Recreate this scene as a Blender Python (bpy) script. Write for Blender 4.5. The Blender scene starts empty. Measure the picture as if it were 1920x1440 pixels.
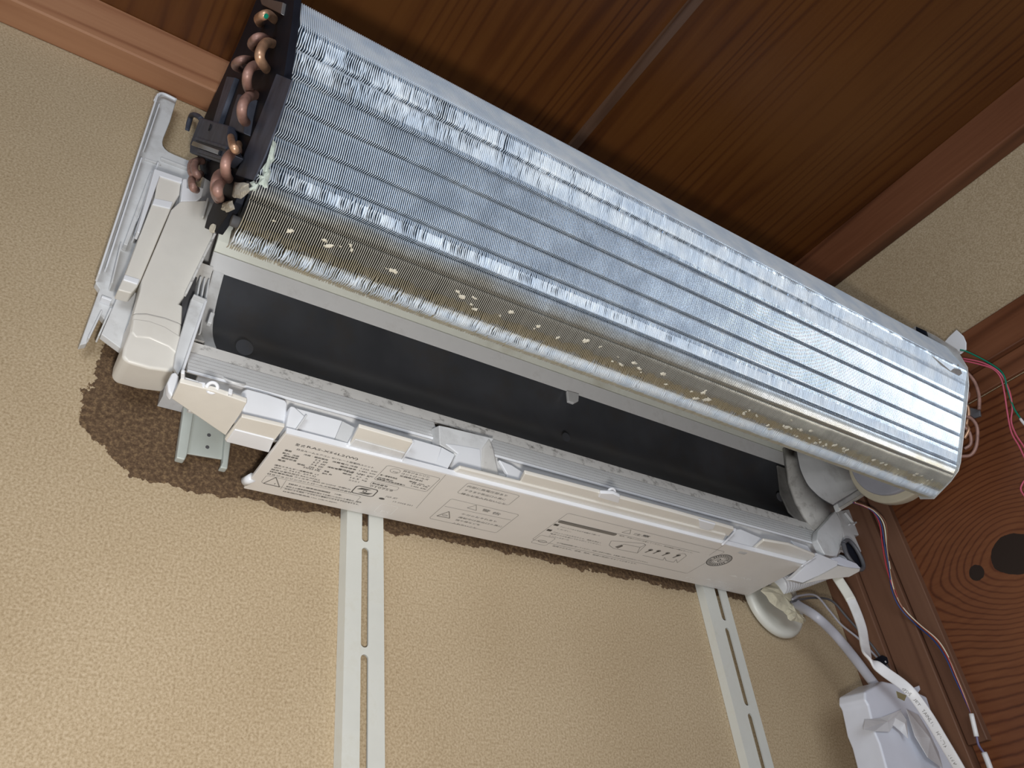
import bpy, bmesh, math, random
import numpy as np
from mathutils import Vector, Matrix

SC = bpy.context.scene
COL = SC.collection
random.seed(7)
# ------------------------------------------------------------------ camera
# local metres: x right along the back wall, yc distance from the camera towards the wall
# (the wall stands at yc = 0.5), z above the camera. World = (x, yc - 0.5, z + 1.75)
F_PX = 1528.51
M = np.array([[0.8213983444790847, -0.5614464818696117, -0.10041218891775452],
              [0.2730717094652209, 0.5416853255731172, -0.794989842418435],
              [0.5007360593933304, 0.625583612361275, 0.5982545802317415]])
R = M.T
D, H = 0.5, 1.75
cam_d = bpy.data.cameras.new('camera')
cam_d.sensor_width = 36.0
cam_d.lens = F_PX / 1920.0 * 36.0
cam_d.clip_start = 0.01
cam = bpy.data.objects.new('camera', cam_d)
COL.objects.link(cam)
rm = Matrix(((R[0, 0], -R[0, 1], -R[0, 2], 0), (R[1, 0], -R[1, 1], -R[1, 2], -D),
             (R[2, 0], -R[2, 1], -R[2, 2], H), (0, 0, 0, 1)))
cam.matrix_world = rm
SC.camera = cam

# ------------------------------------------------------------------ light and exposure
SC.view_settings.view_transform = 'Standard'
SC.view_settings.look = 'None'
SC.view_settings.exposure = 0.12
SC.view_settings.gamma = 1.0
SC.view_settings.use_curve_mapping = False
W = bpy.data.worlds.new('world')
SC.world = W
W.use_nodes = True
W.node_tree.nodes['Background'].inputs[0].default_value = (0.80, 0.88, 1.0, 1)
W.node_tree.nodes['Background'].inputs[1].default_value = 0.30


def area(name, loc, target, size, power, color, sy=None):
    l = bpy.data.lights.new(name, 'AREA')
    l.energy = power
    l.color = color
    l.size = size
    if sy:
        l.shape = 'RECTANGLE'
        l.size_y = sy
    o = bpy.data.objects.new(name, l)
    COL.objects.link(o)
    o.location = loc
    d = Vector(target) - Vector(loc)
    o.rotation_euler = d.to_track_quat('-Z', 'Y').to_euler()
    return o


area('window_daylight', (-0.9, -2.2, 1.95), (0.35, 0, 2.05), 1.1, 17, (0.90, 0.95, 1.0), 0.9)
area('phone_torch', (0.03, -0.475, 1.715), (0.30, 0, 2.15), 0.03, 2.0, (1.0, 0.96, 0.90))


# ------------------------------------------------------------------ helpers: pixels to places
def ray(px, py):
    return R @ np.array([(px - 960) / F_PX, (py - 720) / F_PX, 1.0])


def _w(v):
    return Vector((v[0], v[1] - D, v[2] + H))


def L(x, yc, z):
    return Vector((x, yc - D, z + H))


def PY(px, py, yc):
    d = ray(px, py)
    return _w(d / d[1] * yc)


def PZ(px, py, z):
    d = ray(px, py)
    return _w(d / d[2] * z)


def PX(px, py, x):
    d = ray(px, py)
    return _w(d / d[0] * x)


def link(name, me, m, parent=None):
    o = bpy.data.objects.new(name, me)
    COL.objects.link(o)
    if m:
        me.materials.append(m)
    if parent:
        o.parent = parent
        o.matrix_parent_inverse = parent.matrix_world.inverted()
    return o


def mesh(name, vs, fs, m, parent=None, smooth=False):
    me = bpy.data.meshes.new(name)
    org = Vector((0, 0, 0))
    me.from_pydata([tuple(v) for v in vs], [], fs)
    bm = bmesh.new()
    bm.from_mesh(me)
    bmesh.ops.recalc_face_normals(bm, faces=bm.faces)
    bm.to_mesh(me)
    bm.free()
    if smooth:
        for p in me.polygons:
            p.use_smooth = True
    return link(name, me, m, parent)


def thing(name, label, cat, loc, group=None):
    o = bpy.data.objects.new(name, None)
    COL.objects.link(o)
    o.location = loc
    o.empty_display_size = 0.02
    bpy.context.view_layer.update()
    o.matrix_world = Matrix.Translation(loc)
    tag(o, label, cat, group)
    return o


def tag(o, label=None, cat=None, group=None, kind=None):
    if label:
        o['label'] = label
    if cat:
        o['category'] = cat
    if group:
        o['group'] = group
    if kind:
        o['kind'] = kind
    return o


def prism_geo(pts, ext):
    n = len(pts)
    e = Vector(ext)
    vs = [Vector(p) for p in pts] + [Vector(p) + e for p in pts]
    fs = [list(range(n)), list(range(2 * n - 1, n - 1, -1))]
    for i in range(n):
        j = (i + 1) % n
        fs.append([i, j, n + j, n + i])
    return vs, fs


def prism(name, pts, ext, m, parent=None, bev=0.0, seg=2):
    vs, fs = prism_geo(pts, ext)
    o = mesh(name, vs, fs, m, parent)
    if bev:
        b = o.modifiers.new('bevel', 'BEVEL')
        b.width = bev
        b.segments = seg
        b.limit_method = 'ANGLE'
        b.angle_limit = math.radians(35)
        for p in o.data.polygons:
            p.use_smooth = True
        o.modifiers.new('wn', 'WEIGHTED_NORMAL').keep_sharp = True
    return o


def merge(name, geos, m, parent=None, bev=0.0):
    V, Fc = [], []
    for vs, fs in geos:
        b = len(V)
        V += list(vs)
        Fc += [[i + b for i in f] for f in fs]
    o = mesh(name, V, Fc, m, parent)
    if bev:
        bb = o.modifiers.new('bevel', 'BEVEL')
        bb.width = bev
        bb.segments = 2
        bb.limit_method = 'ANGLE'
    return o


def box_geo(a, b):
    x0, y0, z0 = a
    x1, y1, z1 = b
    vs = [Vector(v) for v in ((x0, y0, z0), (x1, y0, z0), (x1, y1, z0), (x0, y1, z0),
                              (x0, y0, z1), (x1, y0, z1), (x1, y1, z1), (x0, y1, z1))]
    return vs, [[0, 3, 2, 1], [4, 5, 6, 7], [0, 1, 5, 4], [1, 2, 6, 5], [2, 3, 7, 6], [3, 0, 4, 7]]


def box(name, a, b, m, parent=None, bev=0.0):
    """a, b in local (x, yc, z)"""
    return merge(name, [box_geo(L(*a), L(*b))], m, parent, bev)


def xprofile(name, prof, x0, x1, m, parent=None, close=True, nx=1, smooth=False):
    """prof: list of (yc, z), swept along x"""
    n = len(prof)
    vs, fs = [], []
    for k in range(nx + 1):
        x = x0 + (x1 - x0) * k / nx
        vs += [L(x, y, z) for y, z in prof]
    for k in range(nx):
        for i in range(n if close else n - 1):
            j = (i + 1) % n
            fs.append([k * n + i, k * n + j, (k + 1) * n + j, (k + 1) * n + i])
    if close:
        fs.append(list(range(n)))
        fs.append([nx * n + i for i in range(n)])
    return mesh(name, vs, fs, m, parent, smooth)


def crom(pts, sub=6):
    pts = [Vector(p) for p in pts]
    P = [pts[0] * 2 - pts[1]] + pts + [pts[-1] * 2 - pts[-2]]
    out = []
    for i in range(1, len(P) - 2):
        for k in range(sub):
            t = k / sub
            a, b, c, d = P[i - 1], P[i], P[i + 1], P[i + 2]
            out.append(0.5 * ((2 * b) + (c - a) * t + (2 * a - 5 * b + 4 * c - d) * t * t + (3 * b - a - 3 * c + d) * t ** 3))
    out.append(pts[-1])
    return out


def sweep_geo(path, r, ns=10, flat=1.0, ref=None, rad=None, normals=None):
    vs, fs = [], []
    n = len(path)
    up = Vector(ref) if ref else Vector((0.3, 0.5, 0.8))
    prev = None
    for i, p in enumerate(path):
        t = (path[min(i + 1, n - 1)] - path[max(i - 1, 0)]).normalized()
        if normals is not None:
            a = normals[i] - t * normals[i].dot(t)
        elif ref is not None or prev is None:
            a = up - t * up.dot(t)
            if a.length < 1e-4:
                a = Vector((1, 0, 0)) - t * t.x
        else:
            a = prev - t * prev.dot(t)
        a.normalize()
        prev = a
        b = t.cross(a)
        rr = r * (rad(i / (n - 1)) if rad else 1)
        for k in range(ns):
            an = 2 * math.pi * k / ns
            c, s = math.cos(an), math.sin(an)
            if flat < 0.5:   # squared-off flat cable section
                c = math.copysign(abs(c) ** 0.6, c)
                s = math.copysign(abs(s) ** 0.6, s)
            vs.append(p + a * (rr * flat * c) + b * (rr * s))
    for i in range(n - 1):
        for k in range(ns):
            j = (k + 1) % ns
            fs.append([i * ns + k, i * ns + j, (i + 1) * ns + j, (i + 1) * ns + k])
    fs.append(list(range(ns)))
    fs.append([(n - 1) * ns + k for k in range(ns)])
    return vs, fs


def tube(name, pts, r, m, parent=None, sub=6, **kw):
    vs, fs = sweep_geo(crom(pts, sub) if sub > 1 else [Vector(p) for p in pts], r, **kw)
    return mesh(name, vs, fs, m, parent, smooth=True)


def disc_geo(c, nrm, r, depth, n=40, ry=None):
    nrm = Vector(nrm).normalized()
    a = nrm.orthogonal().normalized()
    b = nrm.cross(a)
    pts = [Vector(c) + a * (r * math.cos(2 * math.pi * k / n)) + b * ((ry or r) * math.sin(2 * math.pi * k / n)) for k in range(n)]
    return prism_geo(pts, nrm * depth)


# ------------------------------------------------------------------ helpers: materials
def nodes(name):
    m = bpy.data.materials.new(name)
    m.use_nodes = True
    nt = m.node_tree
    return m, nt, nt.nodes['Principled BSDF']


def N(nt, typ, **kw):
    n = nt.nodes.new(typ)
    for k, v in kw.items():
        if k in n.inputs:
            n.inputs[k].default_value = v
        else:
            setattr(n, k, v)
    return n


def plain(name, col, rough=0.4, metal=0.0, var=0.06, scale=60.0, bump=0.0, spec=0.5, dirt=None, dirt_scale=25, dirt_amt=0.5, coat=0.0):
    m, nt, b = nodes(name)
    lk = nt.links.new
    b.inputs['Roughness'].default_value = rough
    b.inputs['Metallic'].default_value = metal
    b.inputs['Specular IOR Level'].default_value = spec
    b.inputs['Coat Weight'].default_value = coat
    tc = N(nt, 'ShaderNodeTexCoord')
    no = N(nt, 'ShaderNodeTexNoise', Scale=scale, Detail=4.0)
    lk(tc.outputs['Object'], no.inputs['Vector'])
    cr = N(nt, 'ShaderNodeValToRGB')
    cr.color_ramp.elements[0].color = tuple(c * (1 - var) for c in col) + (1,)
    cr.color_ramp.elements[1].color = tuple(min(1, c * (1 + var)) for c in col) + (1,)
    cr.color_ramp.elements[0].position = 0.3
    cr.color_ramp.elements[1].position = 0.7
    lk(no.outputs['Fac'], cr.inputs['Fac'])
    out = cr.outputs['Color']
    if dirt:
        n2 = N(nt, 'ShaderNodeTexNoise', Scale=dirt_scale, Detail=8.0, Roughness=0.7)
        lk(tc.outputs['Object'], n2.inputs['Vector'])
        r2 = N(nt, 'ShaderNodeValToRGB')
        r2.color_ramp.elements[0].position = 0.52
        r2.color_ramp.elements[0].color = (0, 0, 0, 1)
        r2.color_ramp.elements[1].position = 0.75
        r2.color_ramp.elements[1].color = (dirt_amt,) * 3 + (1,)
        lk(n2.outputs['Fac'], r2.inputs['Fac'])
        mx = N(nt, 'ShaderNodeMixRGB')
        lk(r2.outputs['Color'], mx.inputs['Fac'])
        lk(out, mx.inputs['Color1'])
        mx.inputs['Color2'].default_value = dirt + (1,)
        out = mx.outputs['Color']
    lk(out, b.inputs['Base Color'])
    if bump:
        bp = N(nt, 'ShaderNodeBump', Strength=bump, Distance=0.001)
        lk(no.outputs['Fac'], bp.inputs['Height'])
        lk(bp.outputs['Normal'], b.inputs['Normal'])
    return m


def plaster(name, patch=False):
    m, nt, b = nodes(name)
    lk = nt.links.new
    b.inputs['Roughness'].default_value = 0.85
    b.inputs['Specular IOR Level'].default_value = 0.25
    tc = N(nt, 'ShaderNodeTexCoord')
    ob = tc.outputs['Object']
    n1 = N(nt, 'ShaderNodeTexNoise', Scale=620.0, Detail=4.0, Roughness=0.6)
    n2 = N(nt, 'ShaderNodeTexNoise', Scale=9.0, Detail=3.0)
    n3 = N(nt, 'ShaderNodeTexVoronoi', Scale=520.0)
    for n in (n1, n2, n3):
        lk(ob, n.inputs['Vector'])
    cr = N(nt, 'ShaderNodeValToRGB')
    e = cr.color_ramp.elements
    e[0].position, e[0].color = 0.30, (0.325, 0.243, 0.145, 1)
    e[1].position, e[1].color = 0.72, (0.59, 0.485, 0.345, 1)
    cr.color_ramp.elements.new(0.5).color = (0.465, 0.365, 0.238, 1)
    lk(n1.outputs['Fac'], cr.inputs['Fac'])
    mx = N(nt, 'ShaderNodeMixRGB', blend_type='MULTIPLY')
    mx.inputs['Fac'].default_value = 0.35
    r2 = N(nt, 'ShaderNodeValToRGB')
    r2.color_ramp.elements[0].position, r2.color_ramp.elements[0].color = 0.35, (0.80, 0.76, 0.70, 1)
    r2.color_ramp.elements[1].position, r2.color_ramp.elements[1].color = 0.65, (1, 1, 1, 1)
    lk(n2.outputs['Fac'], r2.inputs['Fac'])
    lk(cr.outputs['Color'], mx.inputs['Color1'])
    lk(r2.outputs['Color'], mx.inputs['Color2'])
    out = mx.outputs['Color']
    hsrc = n1.outputs['Fac']
    if patch:
        # bare brown undercoat where an older unit hung: a ragged-edged rectangle
        sp = N(nt, 'ShaderNodeSeparateXYZ')
        lk(ob, sp.inputs[0])
        w1 = N(nt, 'ShaderNodeTexNoise', Scale=38.0, Detail=9.0, Roughness=0.65)
        lk(ob, w1.inputs['Vector'])
        w3 = N(nt, 'ShaderNodeTexNoise', Scale=260.0, Detail=3.0)
        lk(ob, w3.inputs['Vector'])

        def mth(op, a, bb=None, c=None):
            n = N(nt, 'ShaderNodeMath', operation=op)
            for i, v in enumerate((a, bb, c)):
                if v is None:
                    continue
                if isinstance(v, (int, float)):
                    n.inputs[i].default_value = v
                else:
                    lk(v, n.inputs[i])
            return n.outputs[0]
        nz = mth('MULTIPLY_ADD', w1.outputs['Fac'], 0.034, -0.017)
        nz = mth('ADD', nz, mth('MULTIPLY_ADD', w3.outputs['Fac'], 0.004, -0.002))
        x, z = sp.outputs['X'], sp.outputs['Z']
        dx = mth('SUBTRACT', x, 0.0425)
        dz = mth('SUBTRACT', z, 2.042)
        dc = mth('MULTIPLY', mth('ADD', mth('MULTIPLY', mth('SUBTRACT', x, 0.043), 0.85), mth('SUBTRACT', z, 2.071)), 0.76)
        dxr = mth('SUBTRACT', 0.745, x)
        d = mth('MINIMUM', mth('MINIMUM', mth('ADD', dx, mth('MULTIPLY', nz, 0.35)), dz), mth('MINIMUM', dc, dxr))
        d = mth('MINIMUM', d, mth('SUBTRACT', 2.150, z))
        d = mth('ADD', d, mth('MULTIPLY', nz, 0.8))
        mask = mth('GREATER_THAN', d, 0.0)
        rb = N(nt, 'ShaderNodeValToRGB')
        e = rb.color_ramp.elements
        e[0].position, e[0].color = 0.33, (0.055, 0.032, 0.018, 1)
        e[1].position, e[1].color = 0.72, (0.30, 0.20, 0.105, 1)
        rb.color_ramp.elements.new(0.5).color = (0.12, 0.075, 0.044, 1)
        n4 = N(nt, 'ShaderNodeTexNoise', Scale=330.0, Detail=5.0, Roughness=0.75)
        lk(ob, n4.inputs['Vector'])
        lk(n4.outputs['Fac'], rb.inputs['Fac'])
        m2 = N(nt, 'ShaderNodeMixRGB')
        lk(mask, m2.inputs['Fac'])
        lk(out, m2.inputs['Color1'])
        lk(rb.outputs['Color'], m2.inputs['Color2'])
        out = m2.outputs['Color']
        hsrc = mth('ADD', n1.outputs['Fac'], mth('MULTIPLY', mth('SUBTRACT', 1.0, mask), 1.6))
    lk(out, b.inputs['Base Color'])
    bp = N(nt, 'ShaderNodeBump', Strength=0.27, Distance=0.0007)
    lk(hsrc, bp.inputs['Height'])
    lk(bp.outputs['Normal'], b.inputs['Normal'])
    return m


def wood(name, dark, mid, light, axis='Y', freq=70.0, stretch=0.06, rough=0.35, knot=None, warp=0.35, line=0.55):
    """grain lines run along axis; knot = (y, z) world centre of a knot on an x = const face"""
    m, nt, b = nodes(name)
    lk = nt.links.new
    b.inputs['Roughness'].default_value = rough
    tc = N(nt, 'ShaderNodeTexCoord')
    mp = N(nt, 'ShaderNodeMapping')
    sc = [1, 1, 1]
    sc['XYZ'.index(axis)] = stretch
    mp.inputs['Scale'].default_value = sc
    lk(tc.outputs['Object'], mp.inputs['Vector'])
    n1 = N(nt, 'ShaderNodeTexNoise', Scale=9.0, Detail=2.0)
    lk(mp.outputs['Vector'], n1.inputs['Vector'])
    n2 = N(nt, 'ShaderNodeTexNoise', Scale=260.0, Detail=3.0)
    lk(mp.outputs['Vector'], n2.inputs['Vector'])
    n3 = N(nt, 'ShaderNodeTexNoise', Scale=4.0, Detail=2.0)
    lk(tc.outputs['Object'], n3.inputs['Vector'])
    sp = N(nt, 'ShaderNodeSeparateXYZ')
    lk(tc.outputs['Object'], sp.inputs[0])

    def mth(op, a, bb=None, c=None):
        n = N(nt, 'ShaderNodeMath', operation=op)
        for i, v in enumerate((a, bb, c)):
            if v is None:
                continue
            if isinstance(v, (int, float)):
                n.inputs[i].default_value = v
            else:
                lk(v, n.inputs[i])
        return n.outputs[0]
    extra = None
    n4 = N(nt, 'ShaderNodeTexNoise', Scale=38.0, Detail=4.0)
    lk(tc.outputs['Object'], n4.inputs['Vector'])
    if knot:
        dy = mth('SUBTRACT', sp.outputs['Y'], knot[0])
        dz = mth('SUBTRACT', sp.outputs['Z'], knot[1])
        az = mth('SQRT', mth('ADD', mth('MULTIPLY', dz, dz), 0.0004))
        r2 = mth('ADD', mth('MULTIPLY', mth('POWER', dy, 2.0), 1 / 0.075 ** 2), mth('MULTIPLY', mth('POWER', dz, 2.0), 1 / 0.075 ** 2))
        bulge = mth('MULTIPLY', mth('EXPONENT', mth('MULTIPLY', r2, -1.0)), -0.085)
        u = mth('ADD', az, bulge)
        u = mth('ADD', u, mth('MULTIPLY', n1.outputs['Fac'], 0.05))
        u = mth('ADD', u, mth('MULTIPLY', n4.outputs['Fac'], 0.006))
        u = mth('ADD', u, mth('MULTIPLY', mth('POWER', u, 2.0), -0.8))
        kr = mth('SQRT', mth('ADD', mth('POWER', mth('MULTIPLY', dy, 0.75), 2.0), mth('POWER', dz, 2.0)))
        kr = mth('ADD', kr, mth('MULTIPLY_ADD', n3.outputs['Fac'], 0.01, -0.005))
        kr = mth('ADD', kr, mth('MULTIPLY_ADD', n4.outputs['Fac'], 0.008, -0.004))
        extra = mth('LESS_THAN', kr, 0.0185)
        # second small knot
        dy2 = mth('SUBTRACT', sp.outputs['Y'], knot[0] + 0.040)
        dz2 = mth('SUBTRACT', sp.outputs['Z'], knot[1] - 0.002)
        kr2 = mth('SQRT', mth('ADD', mth('POWER', dy2, 2.0), mth('POWER', dz2, 2.0)))
        extra = mth('MAXIMUM', extra, mth('LESS_THAN', mth('ADD', kr2, mth('MULTIPLY_ADD', n4.outputs['Fac'], 0.008, -0.004)), 0.0075))
    else:
        other = {'Y': 'X', 'X': 'Z', 'Z': 'Y'}[axis]
        u = mth('ADD', sp.outputs[other], mth('MULTIPLY', n1.outputs['Fac'], warp))
    s = mth('SINE', mth('MULTIPLY', u, freq * 6.283))
    s = mth('MULTIPLY_ADD', s, 0.5, 0.5)
    s = mth('POWER', s, 5.0)
    s = mth('MULTIPLY', s, mth('MULTIPLY_ADD', n3.outputs['Fac'], 1.6, -0.2))
    s = mth('MULTIPLY_ADD', n2.outputs['Fac'], 0.40, mth('MULTIPLY', s, line))
    s = mth('ADD', s, mth('MULTIPLY_ADD', n3.outputs['Fac'], 0.8, -0.36))
    cr = N(nt, 'ShaderNodeValToRGB')
    e = cr.color_ramp.elements
    e[0].position, e[0].color = 0.15, light + (1,)
    e[1].position, e[1].color = 0.85, dark + (1,)
    cr.color_ramp.elements.new(0.45).color = mid + (1,)
    lk(s, cr.inputs['Fac'])
    out = cr.outputs['Color']
    if extra is not None:
        mx = N(nt, 'ShaderNodeMixRGB')
        lk(extra, mx.inputs['Fac'])
        lk(out, mx.inputs['Color1'])
        mx.inputs['Color2'].default_value = (0.022, 0.012, 0.008, 1)
        out = mx.outputs['Color']
    lk(out, b.inputs['Base Color'])
    bp = N(nt, 'ShaderNodeBump', Strength=0.12, Distance=0.0006)
    lk(s, bp.inputs['Height'])
    lk(bp.outputs['Normal'], b.inputs['Normal'])
    return m


M_WALLB = plaster('sand_plaster_with_bare_patch', True)
M_WALLR = plaster('sand_plaster')
M_CEIL = wood('cedar_ceiling', (0.050, 0.013, 0.003), (0.105, 0.033, 0.006), (0.145, 0.052, 0.010), 'Y', 48, 0.035, 0.42, warp=0.30, line=0.42)
M_TRIM = wood('planed_timber_trim', (0.24, 0.095, 0.045), (0.40, 0.19, 0.10), (0.47, 0.24, 0.13), 'X', 30, 0.05, 0.4)
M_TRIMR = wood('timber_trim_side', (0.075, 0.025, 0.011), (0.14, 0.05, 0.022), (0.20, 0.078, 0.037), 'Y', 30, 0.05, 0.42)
M_POST = wood('timber_post', (0.085, 0.036, 0.02), (0.14, 0.064, 0.037), (0.175, 0.085, 0.05), 'Z', 40, 0.05, 0.5)
M_BOARD = wood('cedar_board_with_knot', (0.04, 0.010, 0.004), (0.125, 0.038, 0.014), (0.19, 0.068, 0.026), 'Y', 125, 0.10, 0.42, line=0.55,
               knot=(-0.192, H + 0.291))
M_WHITE = plain('white_abs', (0.80, 0.82, 0.86), 0.28, var=0.02)
M_CREAM = plain('cream_abs', (0.75, 0.725, 0.67), 0.32, var=0.03, dirt=(0.35, 0.30, 0.24), dirt_scale=30, dirt_amt=0.16)
M_GREYP = plain('grey_white_plastic', (0.68, 0.69, 0.70), 0.42, var=0.05, dirt=(0.25, 0.23, 0.2), dirt_scale=40, dirt_amt=0.4)
M_RIB = plain('ledge_plastic', (0.76, 0.765, 0.77), 0.4, var=0.03, dirt=(0.4, 0.38, 0.35), dirt_scale=60, dirt_amt=0.3)
M_PANEL = plain('label_panel_plastic', (0.755, 0.73, 0.70), 0.45, var=0.015)
M_DIRTY = plain('mouldy_white_plastic', (0.76, 0.75, 0.73), 0.5, var=0.05, dirt=(0.05, 0.04, 0.03), dirt_scale=130, dirt_amt=0.9)
M_LINER_REFL = plain('steel_reflection_tone', (0.22, 0.215, 0.205), 0.45, metal=0.3, var=0.3, scale=60)  # grey-brown tone of the reflection at the right end of the liner
M_LIP = plain('dusty_plastic', (0.60, 0.59, 0.57), 0.5, var=0.06, scale=90, dirt=(0.16, 0.14, 0.12), dirt_scale=120, dirt_amt=0.6)
M_MINT = plain('pale_styrene_foam', (0.76, 0.78, 0.70), 0.5, var=0.04, dirt=(0.40, 0.35, 0.24), dirt_scale=18, dirt_amt=0.5)
M_STEEL = plain('dark_stainless_sheet', (0.10, 0.105, 0.118), 0.33, metal=0.45, var=0.25, scale=14, dirt=(0.10, 0.085, 0.07), dirt_scale=16, dirt_amt=0.7)
M_BLACK = plain('black_abs', (0.009, 0.011, 0.018), 0.6, var=0.2, spec=0.15)
M_BLACKD = plain('black_abs_dusty_lit', (0.058, 0.066, 0.092), 0.55, var=0.3, scale=60, spec=0.25)  # paler bluish copy of the black plastic, its lit look put into the colour
M_COPPER = plain('tarnished_copper', (0.34, 0.195, 0.16), 0.45, metal=0.2, var=0.3, scale=120)
M_BRASS = plain('bright_copper', (0.55, 0.33, 0.21), 0.35, metal=0.5, var=0.25, scale=120)
M_FOAMW = plain('dried_white_foam', (0.60, 0.565, 0.47), 0.8, var=0.2, scale=300, bump=0.5)
M_FOAMM = plain('mint_sealant', (0.58, 0.68, 0.64), 0.6, var=0.12, scale=200, bump=0.4)
M_RAIL = plain('rail_painted_steel', (0.60, 0.61, 0.57), 0.38, var=0.03, dirt=(0.4, 0.36, 0.25), dirt_scale=60, dirt_amt=0.25)
M_BRKT = plain('bracket_zinc_painted', (0.52, 0.56, 0.53), 0.35, metal=0.1, var=0.03)
M_INK = plain('label_ink', (0.075, 0.07, 0.065), 0.6, var=0.05)
M_INKL = plain('label_ink_light', (0.20, 0.19, 0.175), 0.6, var=0.05)
M_EMB = plain('embossed_plastic', (0.90, 0.89, 0.87), 0.35, var=0.02)
M_CABW = plain('white_pvc', (0.78, 0.78, 0.80), 0.38, var=0.03, dirt=(0.5, 0.47, 0.4), dirt_scale=40, dirt_amt=0.3)
M_CABG = plain('grey_pvc', (0.42, 0.42, 0.47), 0.35, var=0.06)
M_DKG = plain('dark_grey_rubber_and_gap', (0.10, 0.10, 0.11), 0.5, var=0.1)
M_GREEN = plain('green_wire_pvc', (0.0, 0.20, 0.12), 0.4, var=0.05)
M_PINK = plain('pink_wire_pvc', (0.55, 0.10, 0.16), 0.4, var=0.05)
M_RED = plain('red_wire_pvc', (0.45, 0.02, 0.05), 0.4, var=0.05)
M_BLUE = plain('blue_wire_pvc', (0.015, 0.05, 0.22), 0.4, var=0.05)
M_IVORY = plain('ivory_wire_pvc', (0.78, 0.72, 0.55), 0.4, var=0.05)
M_BROWN = plain('brown_wire_pvc', (0.20, 0.07, 0.03), 0.4, var=0.05)
M_PUTTY = plain('pale_putty', (0.58, 0.54, 0.41), 0.75, var=0.15, scale=120, bump=0.6)
M_CAP = plain('ivory_cap', (0.68, 0.68, 0.62), 0.35, var=0.03)
M_CLOUD = plain('milky_plastic', (0.70, 0.73, 0.82), 0.3, var=0.05, scale=30)
M_FILM = plain('crumpled_plastic_film', (0.66, 0.66, 0.68), 0.25, var=0.08, scale=60, bump=0.5)
M_MOTOR = plain('motor_resin', (0.66, 0.60, 0.46), 0.45, var=0.04)


def fin_mat(name, metal, rough, ca, cb, olive):
    m, nt, b = nodes(name)
    lk = nt.links.new
    b.inputs['Metallic'].default_value = metal
    b.inputs['Roughness'].default_value = rough
    tc = N(nt, 'ShaderNodeTexCoord')
    sp = N(nt, 'ShaderNodeSeparateXYZ')
    lk(tc.outputs['Object'], sp.inputs[0])
    no = N(nt, 'ShaderNodeTexNoise', Scale=30.0, Detail=6.0)
    lk(tc.outputs['Object'], no.inputs['Vector'])
    # yellowish tarnish on the lower slab, patchy upper limit
    ad = N(nt, 'ShaderNodeMath', operation='MULTIPLY_ADD')
    lk(no.outputs['Fac'], ad.inputs[0])
    ad.inputs[1].default_value = 0.012
    lk(sp.outputs['Z'], ad.inputs[2])
    s2 = N(nt, 'ShaderNodeMath', operation='SUBTRACT')
    lk(ad.outputs[0], s2.inputs[0])
    s2.inputs[1].default_value = 0.006
    mr = N(nt, 'ShaderNodeMapRange')
    mr.inputs['From Min'].default_value = H + 0.378
    mr.inputs['From Max'].default_value = H + 0.369
    lk(s2.outputs[0], mr.inputs['Value'])
    n2 = N(nt, 'ShaderNodeTexNoise', Scale=55.0, Detail=5.0)
    lk(tc.outputs['Object'], n2.inputs['Vector'])
    cr = N(nt, 'ShaderNodeValToRGB')
    cr.color_ramp.elements[0].position, cr.color_ramp.elements[0].color = 0.35, ca + (1,)
    cr.color_ramp.elements[1].position, cr.color_ramp.elements[1].color = 0.62, cb + (1,)
    lk(n2.outputs['Fac'], cr.inputs['Fac'])
    mx = N(nt, 'ShaderNodeMixRGB')
    lo = N(nt, 'ShaderNodeMapRange')
    lo.inputs['From Min'].default_value = H + 0.3592
    lo.inputs['From Max'].default_value = H + 0.3606
    lk(sp.outputs['Z'], lo.inputs['Value'])
    mm = N(nt, 'ShaderNodeMath', operation='MULTIPLY')
    lk(mr.outputs['Result'], mm.inputs[0])
    lk(lo.outputs['Result'], mm.inputs[1])
    lk(mm.outputs[0], mx.inputs['Fac'])
    lk(cr.outputs['Color'], mx.inputs['Color1'])
    mx.inputs['Color2'].default_value = olive + (1,)
    # a fuzzy line of yellow dust along the lower slab (z about 0.361)
    dz = N(nt, 'ShaderNodeMath', operation='SUBTRACT')
    lk(sp.outputs['Z'], dz.inputs[0])
    dz.inputs[1].default_value = H + 0.3612
    ab = N(nt, 'ShaderNodeMath', operation='ABSOLUTE')
    lk(dz.outputs[0], ab.inputs[0])
    n3 = N(nt, 'ShaderNodeTexNoise', Scale=90.0, Detail=6.0, Roughness=0.7)
    lk(tc.outputs['Object'], n3.inputs['Vector'])
    th_ = N(nt, 'ShaderNodeMath', operation='MULTIPLY_ADD')
    lk(n3.outputs['Fac'], th_.inputs[0])
    th_.inputs[1].default_value = 0.0052
    th_.inputs[2].default_value = -0.0016
    lt = N(nt, 'ShaderNodeMath', operation='LESS_THAN')
    lk(ab.outputs[0], lt.inputs[0])
    lk(th_.outputs[0], lt.inputs[1])
    m3 = N(nt, 'ShaderNodeMath', operation='MULTIPLY')
    lk(lt.outputs[0], m3.inputs[0])
    m3.inputs[1].default_value = 0.65
    mx2 = N(nt, 'ShaderNodeMixRGB')
    lk(m3.outputs[0], mx2.inputs['Fac'])
    lk(mx.outputs['Color'], mx2.inputs['Color1'])
    mx2.inputs['Color2'].default_value = (0.52, 0.46, 0.31, 1)
    lk(mx2.outputs['Color'], b.inputs['Base Color'])
    return m


M_FIN = fin_mat('aluminium_fin_sides', 0.90, 0.27, (0.54, 0.64, 0.76), (0.70, 0.82, 0.95), (0.33, 0.32, 0.28))
M_FINE = fin_mat('aluminium_fin_edges', 0.30, 0.45, (0.68, 0.79, 0.92), (0.84, 0.92, 1.0), (0.52, 0.505, 0.45))

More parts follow.
